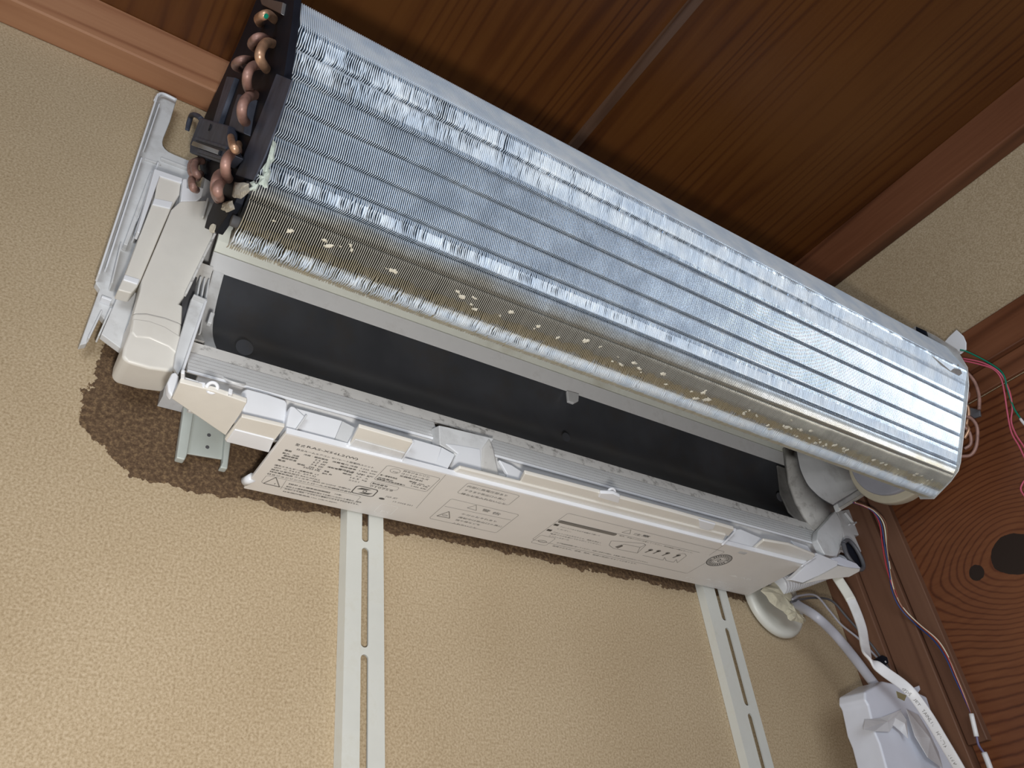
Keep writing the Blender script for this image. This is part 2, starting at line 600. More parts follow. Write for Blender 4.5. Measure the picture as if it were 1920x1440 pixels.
# ------------------------------------------------------------------ the room
CZ = 0.742      # ceiling above camera
XR = 0.835      # right wall
back = box('wall_back', (-2.0, 0.5, -1.75), (XR + 0.1, 0.6, 0.95), M_WALLB)
tag(back, kind='structure')
rw = box('wall_right', (XR, -2.6, 0.45), (XR + 0.1, 0.5, 0.95), M_WALLR)
tag(rw, kind='structure')
ce = box('ceiling', (-2.0, -2.6, CZ), (XR, 0.5, CZ + 0.05), M_CEIL)
tag(ce, kind='structure')
tag(box('trim_1', (-2.0, 0.474, 0.687), (XR, 0.5, CZ), M_TRIM, bev=0.0015), kind='structure')
tag(box('trim_2', (XR - 0.024, -2.6, 0.687), (XR, 0.474, CZ), M_TRIMR, bev=0.0015), kind='structure')
tag(box('trim_3', (XR - 0.012, -2.6, 0.476), (XR, 0.5, 0.5205), M_TRIMR, bev=0.0015), kind='structure')
tag(box('trim_4', (XR - 0.005, -2.6, 0.451), (XR, 0.5, 0.4755), M_TRIMR, bev=0.001), kind='structure')
tag(box('trim_5', (0.4285, -2.6, CZ - 0.006), (0.4385, 0.474, CZ), wood('pale_batten', (0.08, 0.04, 0.025), (0.125, 0.07, 0.045), (0.16, 0.095, 0.065), 'Y', 60)), kind='structure')
tag(box('trim_6', (XR - 0.018, 0.462, -1.75), (XR + 0.05, 0.5, 0.4505), M_POST, bev=0.001), kind='structure')
tag(box('trim_7', (XR - 0.012, 0.423, -1.75), (XR + 0.05, 0.4612, 0.4505), M_POST, bev=0.001), kind='structure')
tag(box('trim_8', (XR - 0.008, 0.402, 0.145), (XR + 0.05, 0.4222, 0.4505), M_POST, bev=0.001), kind='structure')
tag(box('wall_right_board', (XR, -2.6, -1.75), (XR + 0.08, 0.4222, 0.4505), M_BOARD), kind='structure')

# ------------------------------------------------------------------ slotted mounting rails on the wall
def slot_rail(x0, x1, xs0, xs1, xf, ztop, breaks, label):
    """x0..x1 overall, xf = the fold between the side flange and the face, xs0..xs1 the slots"""
    t = thing('slotted_wall_rail', label, 'wall rail', L((x0 + x1) / 2, 0.5, ztop - 0.6), 'slotted rails screwed to the wall')
    yf = 0.491
    zb = -0.75
    geos = []
    zs = [ztop] + [z for b in breaks for z in b] + [zb]
    geos.append(box_geo(L(xf, yf, zb), L(xs0, yf + 0.0016, ztop)))
    geos.append(box_geo(L(xs1, yf, zb), L(x1, yf + 0.0016, ztop)))
    pieces = []
    # bridges between slots, with round slot ends
    r = (xs1 - xs0) / 2
    xc = (xs0 + xs1) / 2
    for (za, zc) in breaks:
        pts = [L(xs0, yf, za + r)] + [L(xc - r * math.cos(a), yf, za + r - r * math.sin(a)) for a in [math.pi * k / 10 for k in range(1, 10)]] + [L(xs1, yf, za + r)]
        pts += [L(xs1, yf, zc - r)] + [L(xc + r * math.cos(a), yf, zc - r + r * math.sin(a)) for a in [math.pi * k / 10 for k in range(1, 10)]] + [L(xs0, yf, zc - r)]
        geos.append(prism_geo(pts, (0, 0.0016, 0)))
    merge('rail_face', geos, M_RAIL, t)
    prism('side_flange', [L(xf, yf, ztop), L(xf, yf, zb), L(x0, 0.4995, zb), L(x0, 0.4995, ztop)], (0.0012, 0.0006, 0), M_RAIL, t)
    box('side_flange', (x1 - 0.0014, yf + 0.0016, zb), (x1, 0.4995, ztop), M_RAIL, t)
    return t


def zat(px, py, yc=0.491):
    return PY(px, py, yc).z - H


def xat(px, py, yc=0.491):
    return PY(px, py, yc).x


bl = [(zat(685, 1027), zat(685, 1016)), (zat(683, 1227), zat(683, 1214))]
r1 = bl[0][0] - bl[1][0]
bl += [(bl[1][0] - r1 * k, bl[1][1] - r1 * k) for k in (1, 2, 3, 4)]
bl = [(a, b) for a, b in bl]
slot_rail(xat(632, 1200, 0.4995), xat(720.3, 1200), xat(677.5, 1120), xat(691, 1120), xat(645.5, 1200), 0.36, [(b, a) for a, b in bl],
          'pale slotted metal wall rail below the left half of the printed cover')
br = [(zat(1357.5, 1175), zat(1359, 1165)), (zat(1401, 1336), zat(1399.5, 1325))]
br = [(zat(1357, 1176), zat(1357, 1163)), (zat(1401.5, 1337), zat(1401, 1323))]
r2 = br[0][0] - br[1][0]
br += [(br[1][0] - r2 * k, br[1][1] - r2 * k) for k in (1, 2, 3, 4)]
slot_rail(xat(1345, 1265, 0.4995), xat(1405.5, 1270), xat(1378, 1250), xat(1386.5, 1250), xat(1360, 1265), 0.36, [(b, a) for a, b in br],
          'pale slotted metal wall rail below the round seal on the printed cover')

# small mounting bracket on the wall
br_ = thing('mounting_bracket', 'pale folded metal bracket with two screw holes on the bare brown patch', 'bracket', PY(385, 850, 0.495))
yb = 0.492
pl = [(365, 760), (440, 770), (424, 862), (350, 850)]
o = prism('bracket_plate', [PY(x, y, yb) for x, y in pl], (0, 0.0015, 0), M_BRKT, br_, 0.0004)
prism('bracket_fold', [PY(346, 757, yb - 0.004), PY(366, 760, yb - 0.004), PY(352, 850, yb - 0.004), PY(347, 862, yb - 0.004), PY(331, 858, yb - 0.004)], (0, 0.006, 0), M_BRKT, br_, 0.001)
prism('bracket_fold', [PY(424, 800, yb - 0.004), PY(437, 800, yb - 0.004), PY(427, 879, yb - 0.004), PY(413, 876, yb - 0.004), PY(418, 866, yb - 0.004)], (0, 0.006, 0), M_BRKT, br_, 0.001)
for (x, y) in ((392, 815.5), (389, 838)):
    merge('screw_hole', [disc_geo(PY(x, y, yb - 0.0004), (0, 1, 0), 0.0013, 0.0006, 20)], M_DKG, br_)

# ------------------------------------------------------------------ indoor unit chassis
ch = thing('air_conditioner_chassis', 'stripped white air conditioner body on the wall with exposed dark air duct', 'air conditioner', L(0.42, 0.5, 0.30))
XL0, XR0 = 0.090, 0.800
box('back_panel', (0.085, 0.486, 0.35), (0.80, 0.499, 0.655), M_GREYP, ch)
# the duct profile, each band a part
def band(name, prof, m, x0=XL0, x1=XR0, th=0.004, **kw):
    """prof polyline (yc, z) seen from the front, thickened backwards"""
    pr = list(prof) + [(y + th, z + th * 0.4) for y, z in reversed(prof)]
    return xprofile(name, pr, x0, x1, m, ch, True, **kw)

B1, B2, B3, B4 = (0.455, 0.469), (0.461, 0.4545), (0.450, 0.3735), (0.4395, 0.3419)
xl = 0.0955
band('drain_trough', [(0.428, 0.60), (0.436, 0.50), (0.449, 0.475), B1], M_MINT, xl, 0.778)
band('duct_top_strip', [(0.4555, 0.4685), B2], M_RIB, xl, 0.772)
mid = [(B2[0] + (B3[0] - B2[0]) * t + 0.016 * math.sin(math.pi * t), B2[1] + (B3[1] - B2[1]) * t) for t in [k / 24 for k in range(25)]]
lin = band('duct_liner', mid, M_STEEL, 0.1065, 0.792)
for p_ in lin.data.polygons:
    p_.use_smooth = abs(p_.normal.x) < 0.5
lin.modifiers.new('wn', 'WEIGHTED_NORMAL').keep_sharp = True
lin.data.set_sharp_from_angle(angle=0.6)
# frame left of the liner
band('duct_left_edge', [(y - 0.0008, z) for y, z in mid], M_GREYP, 0.0985, 0.1065)
band('duct_end_wall', [(y - 0.004, z) for y, z in mid], M_LIP, 0.086, 0.0975)
for k in range(3):
    box('end_rib', (0.0885 + 0.003 * k, 0.452, 0.385), (0.0895 + 0.003 * k, 0.466, 0.436), M_GREYP, ch)
band('outlet_lip', [(B3[0] - 0.0003, B3[1]), (0.4475, 0.3627)], M_DIRTY, xl - 0.006, 0.797)
# grooved ledge in two runs with a gap at the moulded block
def ribs(x0, x1):
    p0, p1 = (0.4473, 0.3622), B4
    pr = []
    n = 5
    for k in range(n):
        t0, t1, t2 = k / n, (k + 0.86) / n, (k + 0.9) / n
        a = (p0[0] + (p1[0] - p0[0]) * t0, p0[1] + (p1[1] - p0[1]) * t0)
        b = (p0[0] + (p1[0] - p0[0]) * t1, p0[1] + (p1[1] - p0[1]) * t1)
        c = (b[0] + 0.0016, b[1] + 0.0003)
        d = (p0[0] + (p1[0] - p0[0]) * (k + 0.98) / n + 0.0016, p0[1] + (p1[1] - p0[1]) * (k + 0.98) / n + 0.0003)
        pr += [a, b, c, d]
    pr.append(p1)
    band('grooved_ledge', pr, M_RIB, x0, x1, 0.005)
xa = PY(823, 795, 0.44).x
xb = PY(922, 820, 0.44).x
ribs(0.0885, xa)
ribs(xb, 0.775)
band('outlet_face', [B4, (0.4520, 0.3345), (0.4525, 0.3195)], M_RIB, 0.096, 0.768, 0.004)
band('outlet_floor', [(0.4525, 0.3200), (0.4525, 0.3125), (0.432, 0.300)], M_WHITE, 0.150, 0.725, 0.004)
band('outlet_face_shelf', [(0.4393, 0.3416), (0.4398, 0.3398)], M_WHITE, 0.0885, 0.775, 0.002)
# circular mark and fastener discs moulded in
merge('moulded_disc', [disc_geo(PY(440, 712, 0.4400), (0, -0.75, 0.66), 0.0075, -0.0012, 40)], M_GREYP, ch)
for (x, y, r, m) in ((458, 652, 0.0062, M_STEEL), (1061, 820, 0.0042, M_STEEL), (1462, 932, 0.005, M_DKG)):
    merge('liner_dimple', [disc_geo(PY(x, y, 0.4535), (0.0, -1, -0.15), r, 0.0006, 32)], m, ch)
prism('liner_clip', [PY(1064, 732, 0.457), PY(1086, 738, 0.457), PY(1085, 752, 0.457), PY(1077, 756, 0.457), PY(1066, 752, 0.457)], (0, 0.003, 0), M_GREYP, ch, 0.0006)

# printed bottom cover
ZP = 0.2945
def pzx(px, py):
    v = PZ(px, py, ZP)
    return v
panel_pts = [L(0.1475, 0.4895, ZP), L(0.1475, 0.4155, ZP), L(0.657, 0.4155, ZP), L(0.657, 0.4895, ZP)]
cov = prism('printed_cover', panel_pts, (0, 0, 0.003), M_PANEL, ch, 0.0006)
prism('cover_front_edge', [L(0.1475, 0.4152, ZP - 0.0002), L(0.657, 0.4152, ZP - 0.0002), L(0.657, 0.4152, ZP + 0.004), L(0.1475, 0.4152, ZP + 0.004)], (0, -0.001, 0), M_WHITE, ch)
tube('hinge_pin', [PZ(459, 903, ZP + 0.002), PZ(474, 895, ZP + 0.002)], 0.0032, M_WHITE, ch, sub=1, ns=16)
# left side plate: thin white cheek with an L-shaped top
YS = 0.486
sp = [(303, 177), (318, 180), (331, 188), (319, 228), (307, 258), (305, 266), (306, 273), (310, 279), (316, 284), (326, 289), (360, 303), (362, 350), (330, 420), (300, 345), (262, 470), (235, 560), (206, 610), (187, 589), (163, 644), (149, 647), (187, 541), (179, 530), (212, 440), (240, 352), (290, 190), (295, 180)]
prism('side_panel', [PY(x, y, YS) for x, y in sp], (0, 0.006, 0), M_GREYP, ch, 0.0008)
def strip(name, a, b, w, yc, h, m, parent=ch):
    """a raised straight rib between two pixels, standing towards the room"""
    p, q = PY(*a, yc), PY(*b, yc)
    d = (q - p).normalized()
    s = Vector((0, 1, 0)).cross(d).normalized() * (w / 2)
    return prism(name, [p - s, p + s, q + s, q - s], (0, -h, 0), m, parent, min(w, h) * 0.2)
strip('side_flange', (291, 190), (180, 528), 0.0014, YS, 0.009, M_WHITE)
tube('side_flange', [PY(291, 190, YS - 0.004), PY(296, 180, YS - 0.004), PY(306, 176.5, YS - 0.004), PY(331, 188, YS - 0.004)], 0.0015, M_WHITE, ch)
strip('side_rib', (296, 202), (268, 285), 0.0012, YS, 0.005, M_WHITE)
strip('side_rib', (262, 305), (196, 510), 0.0012, YS, 0.006, M_WHITE)
strip('side_rib', (281, 335), (231, 470), 0.0030, YS, 0.007, M_GREYP)
strip('side_rib', (272, 370), (252, 425), 0.0012, YS, 0.010, M_GREYP)
strip('side_rib', (222, 470), (204, 545), 0.0011, YS, 0.009, M_GREYP)
strip('side_rib', (290, 322), (247, 455), 0.0014, YS, 0.011, M_WHITE)
strip('side_rib', (270, 300), (300, 310), 0.0012, YS, 0.002, M_GREYP)
strip('side_rib', (300, 300), (356, 321), 0.0022, YS, 0.003, M_GREYP)
strip('side_rib', (187, 565), (206, 572), 0.0022, YS, 0.006, M_WHITE)
strip('side_rib', (188, 590), (163, 642), 0.0012, YS, 0.005, M_GREYP)
strip('side_rib', (203, 590), (180, 642), 0.0012, YS, 0.008, M_GREYP)
prism('cable_tray', [PY(x, y, 0.476) for x, y in ((227, 541), (270, 552), (229, 655), (190, 626), (206, 589))], (0, 0.006, 0), M_GREYP, ch, 0.0006)
# cream electrical cover (two facets and a rounded foot)
f1 = [(297, 328), (340, 341), (337, 365), (321, 391), (300, 440), (265, 524), (258, 537), (247, 550), (221, 543), (237, 508), (265, 433), (290, 369)]
prism('electrical_cover', [PY(x, y, 0.456) for x, y in f1], (0, 0.012, 0.001), M_CREAM, ch, 0.0012)
prism('cover_highlight_step', [PY(x, y, 0.4552) for x, y in ((290, 371), (325, 378), (320, 391), (286, 383))], (0, 0.004, 0), M_WHITE, ch, 0.0008)
prism('cover_highlight_step', [PY(x, y, 0.4552) for x, y in ((234, 514), (263, 523), (259, 533), (231, 524))], (0, 0.004, 0), M_WHITE, ch, 0.0008)
f2 = [(338, 377), (388, 375), (400, 380), (400, 448), (372, 505), (345, 558), (336, 570), (343, 573), (341, 608), (300, 597), (250, 588), (263, 545), (266, 525), (300, 445), (322, 392)]
prism('electrical_cover', [PY(x, y, 0.452) for x, y in f2], (0, 0.014, 0.001), M_CREAM, ch, 0.0014)
foot = [(250, 586), (275, 586), (310, 594), (342, 606), (337, 641), (331, 671), (328, 697), (280, 690), (238, 678), (229, 668), (232, 650), (243, 622), (248, 600)]
prism('cover_foot', [PY(x, y, 0.4485) for x, y in foot], (0, 0.03, 0.003), M_CREAM, ch, 0.004, 4)
prism('cover_foot_step', [PY(x, y, 0.4478) for x, y in ((250, 596), (280, 600), (310, 611), (340, 630), (335, 668), (316, 650), (280, 634), (254, 632), (246, 622))], (0, 0.004, 0.0), M_CREAM, ch, 0.0016, 3)
strip('cover_edge', (400, 445), (346, 556), 0.0016, 0.4515, 0.0045, M_DIRTY)
strip('cover_edge', (388, 376), (379, 410), 0.0012, 0.4515, 0.003, M_CREAM)
prism('rim_of_cover', [PY(x, y, 0.455) for x, y in ((290, 316), (343, 334), (341, 343), (300, 330), (262, 437), (257, 434))], (0, 0.008, 0), M_WHITE, ch, 0.0006)
prism('terminal_block', [PY(x, y, 0.452) for x, y in ((344, 335), (352, 335), (351, 352), (363, 357), (366, 348), (382, 353), (378, 370), (368, 377), (339, 377))], (0, 0.01, 0), M_WHITE, ch, 0.0006)
# vertical end wall of the outlet (left), stands in a plane x = const
ew = [(360, 558), (385, 569), (379, 590), (362, 628), (341, 690), (334, 703), (326, 690), (330, 664), (337, 636)]
prism('outlet_end_wall', [PY(x, y, 0.444) for x, y in ew], (0.0, 0.004, 0.001), M_GREYP, ch, 0.0005)
strip('end_wall_edge', (384, 569), (340, 700), 0.0016, 0.444, 0.004, M_WHITE)
strip('end_wall_edge', (360, 559), (386, 570), 0.0016, 0.444, 0.004, M_GREYP)
strip('end_wall_edge', (396, 592), (390, 612), 0.0030, 0.450, 0.004, M_GREYP)
box('gap_shade_strip', (0.0815, 0.462, 0.37), (0.0885, 0.466, 0.46), M_DKG, ch)  # solid dark strip painting the shade in the gap beside the cover
# outlet underside: wing, pockets, ribs, bars
ZL = 0.3000
def zp(name, pts, m, z=ZL, th=0.003, bev=0.0006, ext=None):
    return prism(name, [PZ(x, y, z) for x, y in pts], ext or (0, 0, th), m, ch, bev)
zp('corner_wing', [(337, 717), (400, 733), (463, 755), (450, 778), (423, 817), (322, 748)], M_CREAM, 0.2995, 0.0035)
prism('hinge_tab', [PY(x, y, 0.418) for x, y in ((323, 698), (331, 697), (336, 705), (334, 728), (323, 743), (316, 733), (314, 717))], (0.0, 0.006, 0.0), M_WHITE, ch, 0.002, 3)
prism('wing_edge', [PZ(x, y, 0.3025) for x, y in ((339, 700), (346, 701), (346, 714), (434, 742), (462, 752), (463, 757), (430, 747), (338, 718))], (0, 0, 0.003), M_WHITE, ch, 0.0005)
def loop(c, z, r, nrm=(0.1, -0.75, -0.65)):
    p = PZ(*c, z)
    n = Vector(nrm).normalized()
    a = n.orthogonal().normalized()
    b = n.cross(a)
    pts = [p + a * (r * math.cos(t)) + b * (r * math.sin(t)) for t in [2 * math.pi * k / 24 for k in range(25)]]
    vs, fs = sweep_geo(pts, r * 0.36, 8)
    mesh('moulded_loop', vs, fs, M_WHITE, ch, True)
loop((398, 727), 0.302, 0.0031)
loop((1146, 925), 0.302, 0.0036)
zp('clip_tab', [(370, 725), (384, 727), (384, 734), (425, 747), (428, 737), (436, 740), (432, 750), (424, 747), (372, 732)], M_WHITE, 0.3, 0.004)
prism('pocket', [PY(x, y, 0.4265) for x, y in ((463, 727), (500, 737), (536, 749), (541, 757), (534, 799), (456, 779), (454, 733))], (0, 0.009, 0.0), M_WHITE, ch, 0.002, 3)
zp('pocket_shelf', [(453, 782), (534, 801), (511, 832), (503, 848), (424, 829), (421, 824)], M_CREAM, 0.298, 0.003)
zp('pocket_shelf_edge', [(440, 806), (514, 825), (504, 849), (424, 829)], M_WHITE, 0.2972, 0.002)
prism('divider_rib', [PY(x, y, 0.421) for x, y in ((545, 760), (553, 762), (573, 780), (550, 814), (534, 812), (540, 780))], (0.0, 0.012, 0.0), M_WHITE, ch, 0.0012)
strip('divider_edge', (573, 781), (549, 815), 0.0012, 0.4208, 0.002, M_GREYP)
prism('tray_facet', [PY(x, y, 0.424) for x, y in ((555, 765), (642, 789), (623, 834), (549, 816), (572, 782))], (0, 0.004, 0), M_WHITE, ch, 0.0004)
prism('tray_facet', [PY(642, 789, 0.424), PY(669, 803, 0.418), PY(646, 840, 0.418), PY(623, 834, 0.424)], (0.001, 0.004, 0), M_GREYP, ch, 0.0004)
zp('tray_box', [(673, 801), (774, 830), (750, 866), (652, 841)], M_CREAM, 0.2975, 0.003)
strip('tray_box_rim', (671, 801), (774, 831), 0.0022, 0.4155, 0.002, M_WHITE)
strip('tray_box_rim', (774, 831), (751, 866), 0.0014, 0.4155, 0.002, M_WHITE)
strip('tray_box_rim', (671, 803), (650, 839), 0.0022, 0.4155, 0.002, M_WHITE)
zp('tray_box_step', [(666, 824), (760, 850), (750, 866), (652, 841)], M_GREYP, 0.2965, 0.001)
prism('tray_facet', [PY(x, y, 0.424) for x, y in ((758, 818), (828, 838), (814, 884), (752, 868))], (0, 0.004, 0), M_WHITE, ch, 0.0004)
prism('tray_facet', [PY(828, 838, 0.424), PY(853, 852, 0.418), PY(848, 863, 0.418), (PY(834, 889, 0.418)), PY(813, 884, 0.424)], (0.001, 0.004, 0), M_WHITE, ch, 0.0004)
# moulded block with rough faces
blk = [(822, 783), (924, 817), (926, 832), (905, 845), (826, 826)]
prism('moulded_block', [PY(x, y, 0.430) for x, y in ((823, 797), (838, 800), (928, 822), (915, 838), (907, 886), (836, 889), (855, 853), (825, 834))], (0, 0.012, 0.004), M_GREYP, ch, 0.001)
prism('moulded_block', [PY(x, y, 0.4285) for x, y in ((919, 820), (928, 845), (938, 895), (903, 888), (905, 840))], (0, 0.01, 0.004), M_LIP, ch, 0.002)
prism('moulded_block', [PY(x, y, 0.4295) for x, y in ((828, 828), (856, 850), (846, 872), (838, 889), (905, 889), (903, 840), (860, 832))], (0, 0.006, 0.0), M_WHITE, ch, 0.002)
prism('thin_rib', [PY(x, y, 0.425) for x, y in ((936, 862), (960, 872), (985, 888), (974, 905), (950, 903), (951, 888))], (0, 0.003, 0.0), M_WHITE, ch, 0.0006)
# long front bars on the cover
zp('front_bar', [(846, 888), (862, 878), (990, 910), (1180, 958), (1362, 1004), (1352, 1022), (1180, 978), (990, 928)], M_CREAM, 0.2975, 0.003, 0.001)
zp('front_bar', [(984, 888), (1100, 918), (1260, 960), (1377, 993), (1366, 1006), (1180, 958), (974, 906)], M_CREAM, 0.2992, 0.0035, 0.0008)
strip('bar_edge', (984, 887), (1378, 995), 0.0026, 0.4125, 0.002, M_WHITE)
strip('bar_edge', (1378, 996), (1353, 1022), 0.0016, 0.4125, 0.002, M_WHITE)
zp('bar_tab', [(1310, 975), (1342, 984), (1338, 992), (1326, 995), (1312, 990)], M_WHITE, 0.2978, 0.002)
zp('clip_tab', [(1126, 925), (1150, 926), (1163, 932), (1160, 944), (1122, 933)], M_WHITE, 0.2978, 0.003)
prism('corner_box', [PY(x, y, 0.418) for x, y in ((1378, 992), (1388, 991), (1430, 1009), (1432, 1015), (1403, 1036), (1355, 1023))], (0, 0.006, 0), M_WHITE, ch, 0.001)
zp('front_bar', [(1432, 1014), (1480, 1022), (1529, 1042), (1524, 1048), (1500, 1061), (1405, 1036)], M_CREAM, 0.2985, 0.003, 0.001)
zp('front_bar_step', [(1416, 1029), (1510, 1055), (1500, 1062), (1405, 1036)], M_GREYP, 0.2975, 0.001, 0.0)
strip('bar_edge', (1529, 1044), (1502, 1062), 0.0014, 0.4125, 0.002, M_WHITE)
prism('outlet_fin', [PY(x, y, 0.425) for x, y in ((1483, 1013), (1514, 1023), (1526, 1041), (1500, 1032))], (0, 0.002, 0), M_WHITE, ch, 0.0006)
# right corner
prism('corner_bracket', [PY(x, y, 0.4145) for x, y in ((1531, 1036), (1560, 1048), (1572, 1052), (1570, 1064), (1506, 1093), (1482, 1087), (1505, 1066))], (0, 0.006, 0.002), M_WHITE, ch, 0.001)
prism('corner_bracket', [PY(x, y, 0.4135) for x, y in ((1572, 1060), (1596, 1064), (1614, 1066), (1612, 1072), (1593, 1082), (1569, 1084), (1540, 1088), (1507, 1095))], (0, 0.006, 0.002), M_CREAM, ch, 0.001)
prism('corner_bracket', [PY(x, y, 0.4155) for x, y in ((1560, 1047), (1574, 1043), (1606, 1056), (1615, 1066), (1595, 1066), (1572, 1058))], (0, 0.006, 0.002), M_CLOUD, ch, 0.001)
prism('corner_facet', [PY(x, y, 0.432) for x, y in ((1534, 995), (1552, 975), (1567, 957), (1576, 975), (1582, 1002), (1576, 1028), (1570, 1044), (1547, 1040), (1532, 1012))], (0, 0.008, 0.0), M_GREYP, ch, 0.0012)
prism('corner_frame', [PY(x, y, 0.445) for x, y in ((1570, 958), (1606, 952), (1640, 958), (1646, 985), (1612, 1004), (1602, 1002), (1616, 1034), (1608, 1045), (1585, 1020), (1578, 985))], (0, 0.008, 0.0), M_GREYP, ch, 0.0012)
strip('corner_rib', (1590, 985), (1645, 968), 0.002, 0.4445, 0.003, M_GREYP)
strip('corner_rib', (1582, 962), (1600, 985), 0.002, 0.4445, 0.003, M_GREYP)
# fan-motor housing ring at the right end of the duct
def arc_surface(name, A, B, ya, yb_, m):
    n = len(A)
    vs = [PY(x, y, ya) for x, y in A] + [PY(x, y, yb_) for x, y in B]
    k = Vector((0.0, 0.004, 0.0))
    vs += [v + k for v in vs]
    fs = []
    for i in range(n - 1):
        fs.append([i, i + 1, n + i + 1, n + i])
        fs.append([2 * n + i, 3 * n + i, 3 * n + i + 1, 2 * n + i + 1])
        fs.append([i, 2 * n + i, 2 * n + i + 1, i + 1])
        fs.append([n + i, n + i + 1, 3 * n + i + 1, 3 * n + i])
    fs.append([0, n, 3 * n, 2 * n])
    fs.append([n - 1, 3 * n - 1, 4 * n - 1, 2 * n - 1])
    return mesh(name, vs, fs, m, ch, True)
A = [(1472, 838), (1476, 868), (1481, 905), (1495, 942), (1510, 968), (1530, 994)]
Bp = [(1492, 838), (1496, 862), (1502, 885), (1516, 912), (1540, 935), (1572, 953)]
Cp = [(1560, 838), (1620, 850), (1650, 870), (1660, 885), (1662, 895), (1655, 905)]
arc_surface('motor_housing_ring', A, Bp, 0.446, 0.434, M_LIP)
arc_surface('motor_housing', Bp, Cp, 0.434, 0.42, M_GREYP)
vs, fs = sweep_geo(crom([PY(x, y, 0.4333) for x, y in Bp], 6), 0.0005, 6)
mesh('housing_seam', vs, fs, M_DKG, ch)
prism('housing_arm', [PY(x, y, 0.418) for x, y in ((1570, 944), (1648, 894), (1658, 893), (1658, 906), (1575, 957))], (0, 0.006, 0.0), M_GREYP, ch, 0.0008)
prism('housing_arm', [PY(x, y, 0.4172) for x, y in ((1574, 951), (1658, 901), (1656, 908), (1577, 957))], (0, 0.004, 0.0), M_CREAM, ch, 0.0005)
prism('liner_reflection', [PY(x, y, 0.4495) for x, y in ((1458, 872), (1478, 880), (1484, 915), (1502, 950), (1528, 993), (1508, 986), (1480, 960), (1464, 925))], (0, 0.002, 0), M_LINER_REFL, ch, 0.0004)  # flat patch that paints the soft reflection onto the liner

# fan motor, a cream resin disc with a grey strap
mo = thing('fan_motor', 'round cream fan motor with a grey band at the right end under the fins', 'motor', PX(1680, 900, 0.80))
def motor_ring(name, r, x0, x1, m):
    c = L(x0, 0.3664, 0.4251)
    vs, fs = [], []
    n = 48
    for x in (x0, x1):
        for k in range(n):
            a = 2 * math.pi * k / n
            vs.append(Vector((x, c.y + r * math.cos(a), c.z + r * math.sin(a))))
    fs = [list(range(n)), list(range(n, 2 * n))] + [[k, (k + 1) % n, n + (k + 1) % n, n + k] for k in range(n)]
    o = mesh(name, vs, fs, m, mo, True)
    b = o.modifiers.new('b', 'BEVEL'); b.width = 0.002; b.segments = 3; b.limit_method = 'ANGLE'
    return o
motor_ring('motor_body', 0.0508, 0.8005, 0.813, M_MOTOR)
motor_ring('motor_strap', 0.0432, 0.7935, 0.8005, M_CABG)
prism('motor_rubber_mount', [PY(x, y, 0.404) for x, y in ((1656, 880), (1702, 888), (1686, 893), (1682, 905), (1662, 907), (1655, 897))], (0, 0.01, 0), M_BLACK, mo, 0.001)

# ------------------------------------------------------------------ heat exchanger
hx = thing('heat_exchanger', 'large silver finned heat exchanger coil hanging forward of the open body', 'heat exchanger', L(0.435, 0.30, 0.36))
PROF = [(0.290, 0.536), (0.2575, 0.496), (0.2512, 0.463), (0.2510, 0.459), (0.300, 0.3785), (0.3035, 0.3725), (0.311, 0.3665), (0.320, 0.3625), (0.335, 0.3575), (0.346, 0.3625)]
# resample with notches at the tube rows
def resample(prof, step):
    out = [prof[0]]
    for a, b in zip(prof[:-1], prof[1:]):
        d = math.hypot(b[0] - a[0], b[1] - a[1])
        k = max(1, int(round(d / step)))
        for i in range(1, k + 1):
            out.append((a[0] + (b[0] - a[0]) * i / k, a[1] + (b[1] - a[1]) * i / k))
    return out
PP = np.array(resample(PROF, 0.0024))
ratio = PP[:, 1] / PP[:, 0]
# narrow slots in every fin where the rows of louvres meet
row_r = [(1.735, 0.0012, 0.005), (1.622, 0.0010, 0.009), (1.512, 0.0011, 0.009), (1.405, 0.0011, 0.009), (1.322, 0.0010, 0.009), (1.252, 0.0013, 0.009), (1.186, 0.0005, 0.002), (1.832, 0.0004, 0.0015)]
arc = np.concatenate([[0], np.cumsum(np.hypot(*np.diff(PP, axis=0).T))])
rs = []
for rr, hw, dp in row_r:
    sc = float(np.interp(-rr, -ratio, arc))
    rs.append((sc, hw, dp))
extra_s = []
for sc, hw, dp in rs:
    extra_s += [(sc - hw - 0.0001, 0), (sc - hw, dp), (sc + hw, dp), (sc + hw + 0.0001, 0)]
base_s = [(a, 0) for a in arc if all(abs(a - sc) > hw + 0.0004 for sc, hw, dp in rs)]
alls = sorted(base_s + extra_s)
S_ = np.array([a for a, d in alls])
setb = np.array([d for a, d in alls])
PP = np.stack([np.interp(S_, arc, PP[:, 0]), np.interp(S_, arc, PP[:, 1])], 1)
n_p = len(PP)
smooth_t = np.stack([np.interp(S_ + 0.002, S_, PP[:, k]) - np.interp(S_ - 0.002, S_, PP[:, k]) for k in (0, 1)], 1)
tan = smooth_t / np.linalg.norm(smooth_t, axis=1)[:, None]
nin = np.stack([-tan[:, 1], tan[:, 0]], 1)
if nin[n_p // 2, 0] < 0:
    nin = -nin
ratio = PP[:, 1] / PP[:, 0]
depth = 0.011
BP = PP + nin * depth
def PS(px, py, off=0.0):
    """the point of the fin face a pixel looks at, off metres in front of it"""
    d = ray(px, py)
    r = d[2] / d[1]
    y = float(np.interp(-r, -ratio, PP[:, 0]))
    k = int(np.argmin(abs(ratio - r)))
    v = d / d[1] * y
    return _w(v) + Vector((0, -nin[k, 0] * off, -nin[k, 1] * off))
XF0, XF1 = 0.0795, 0.789
NF = 540
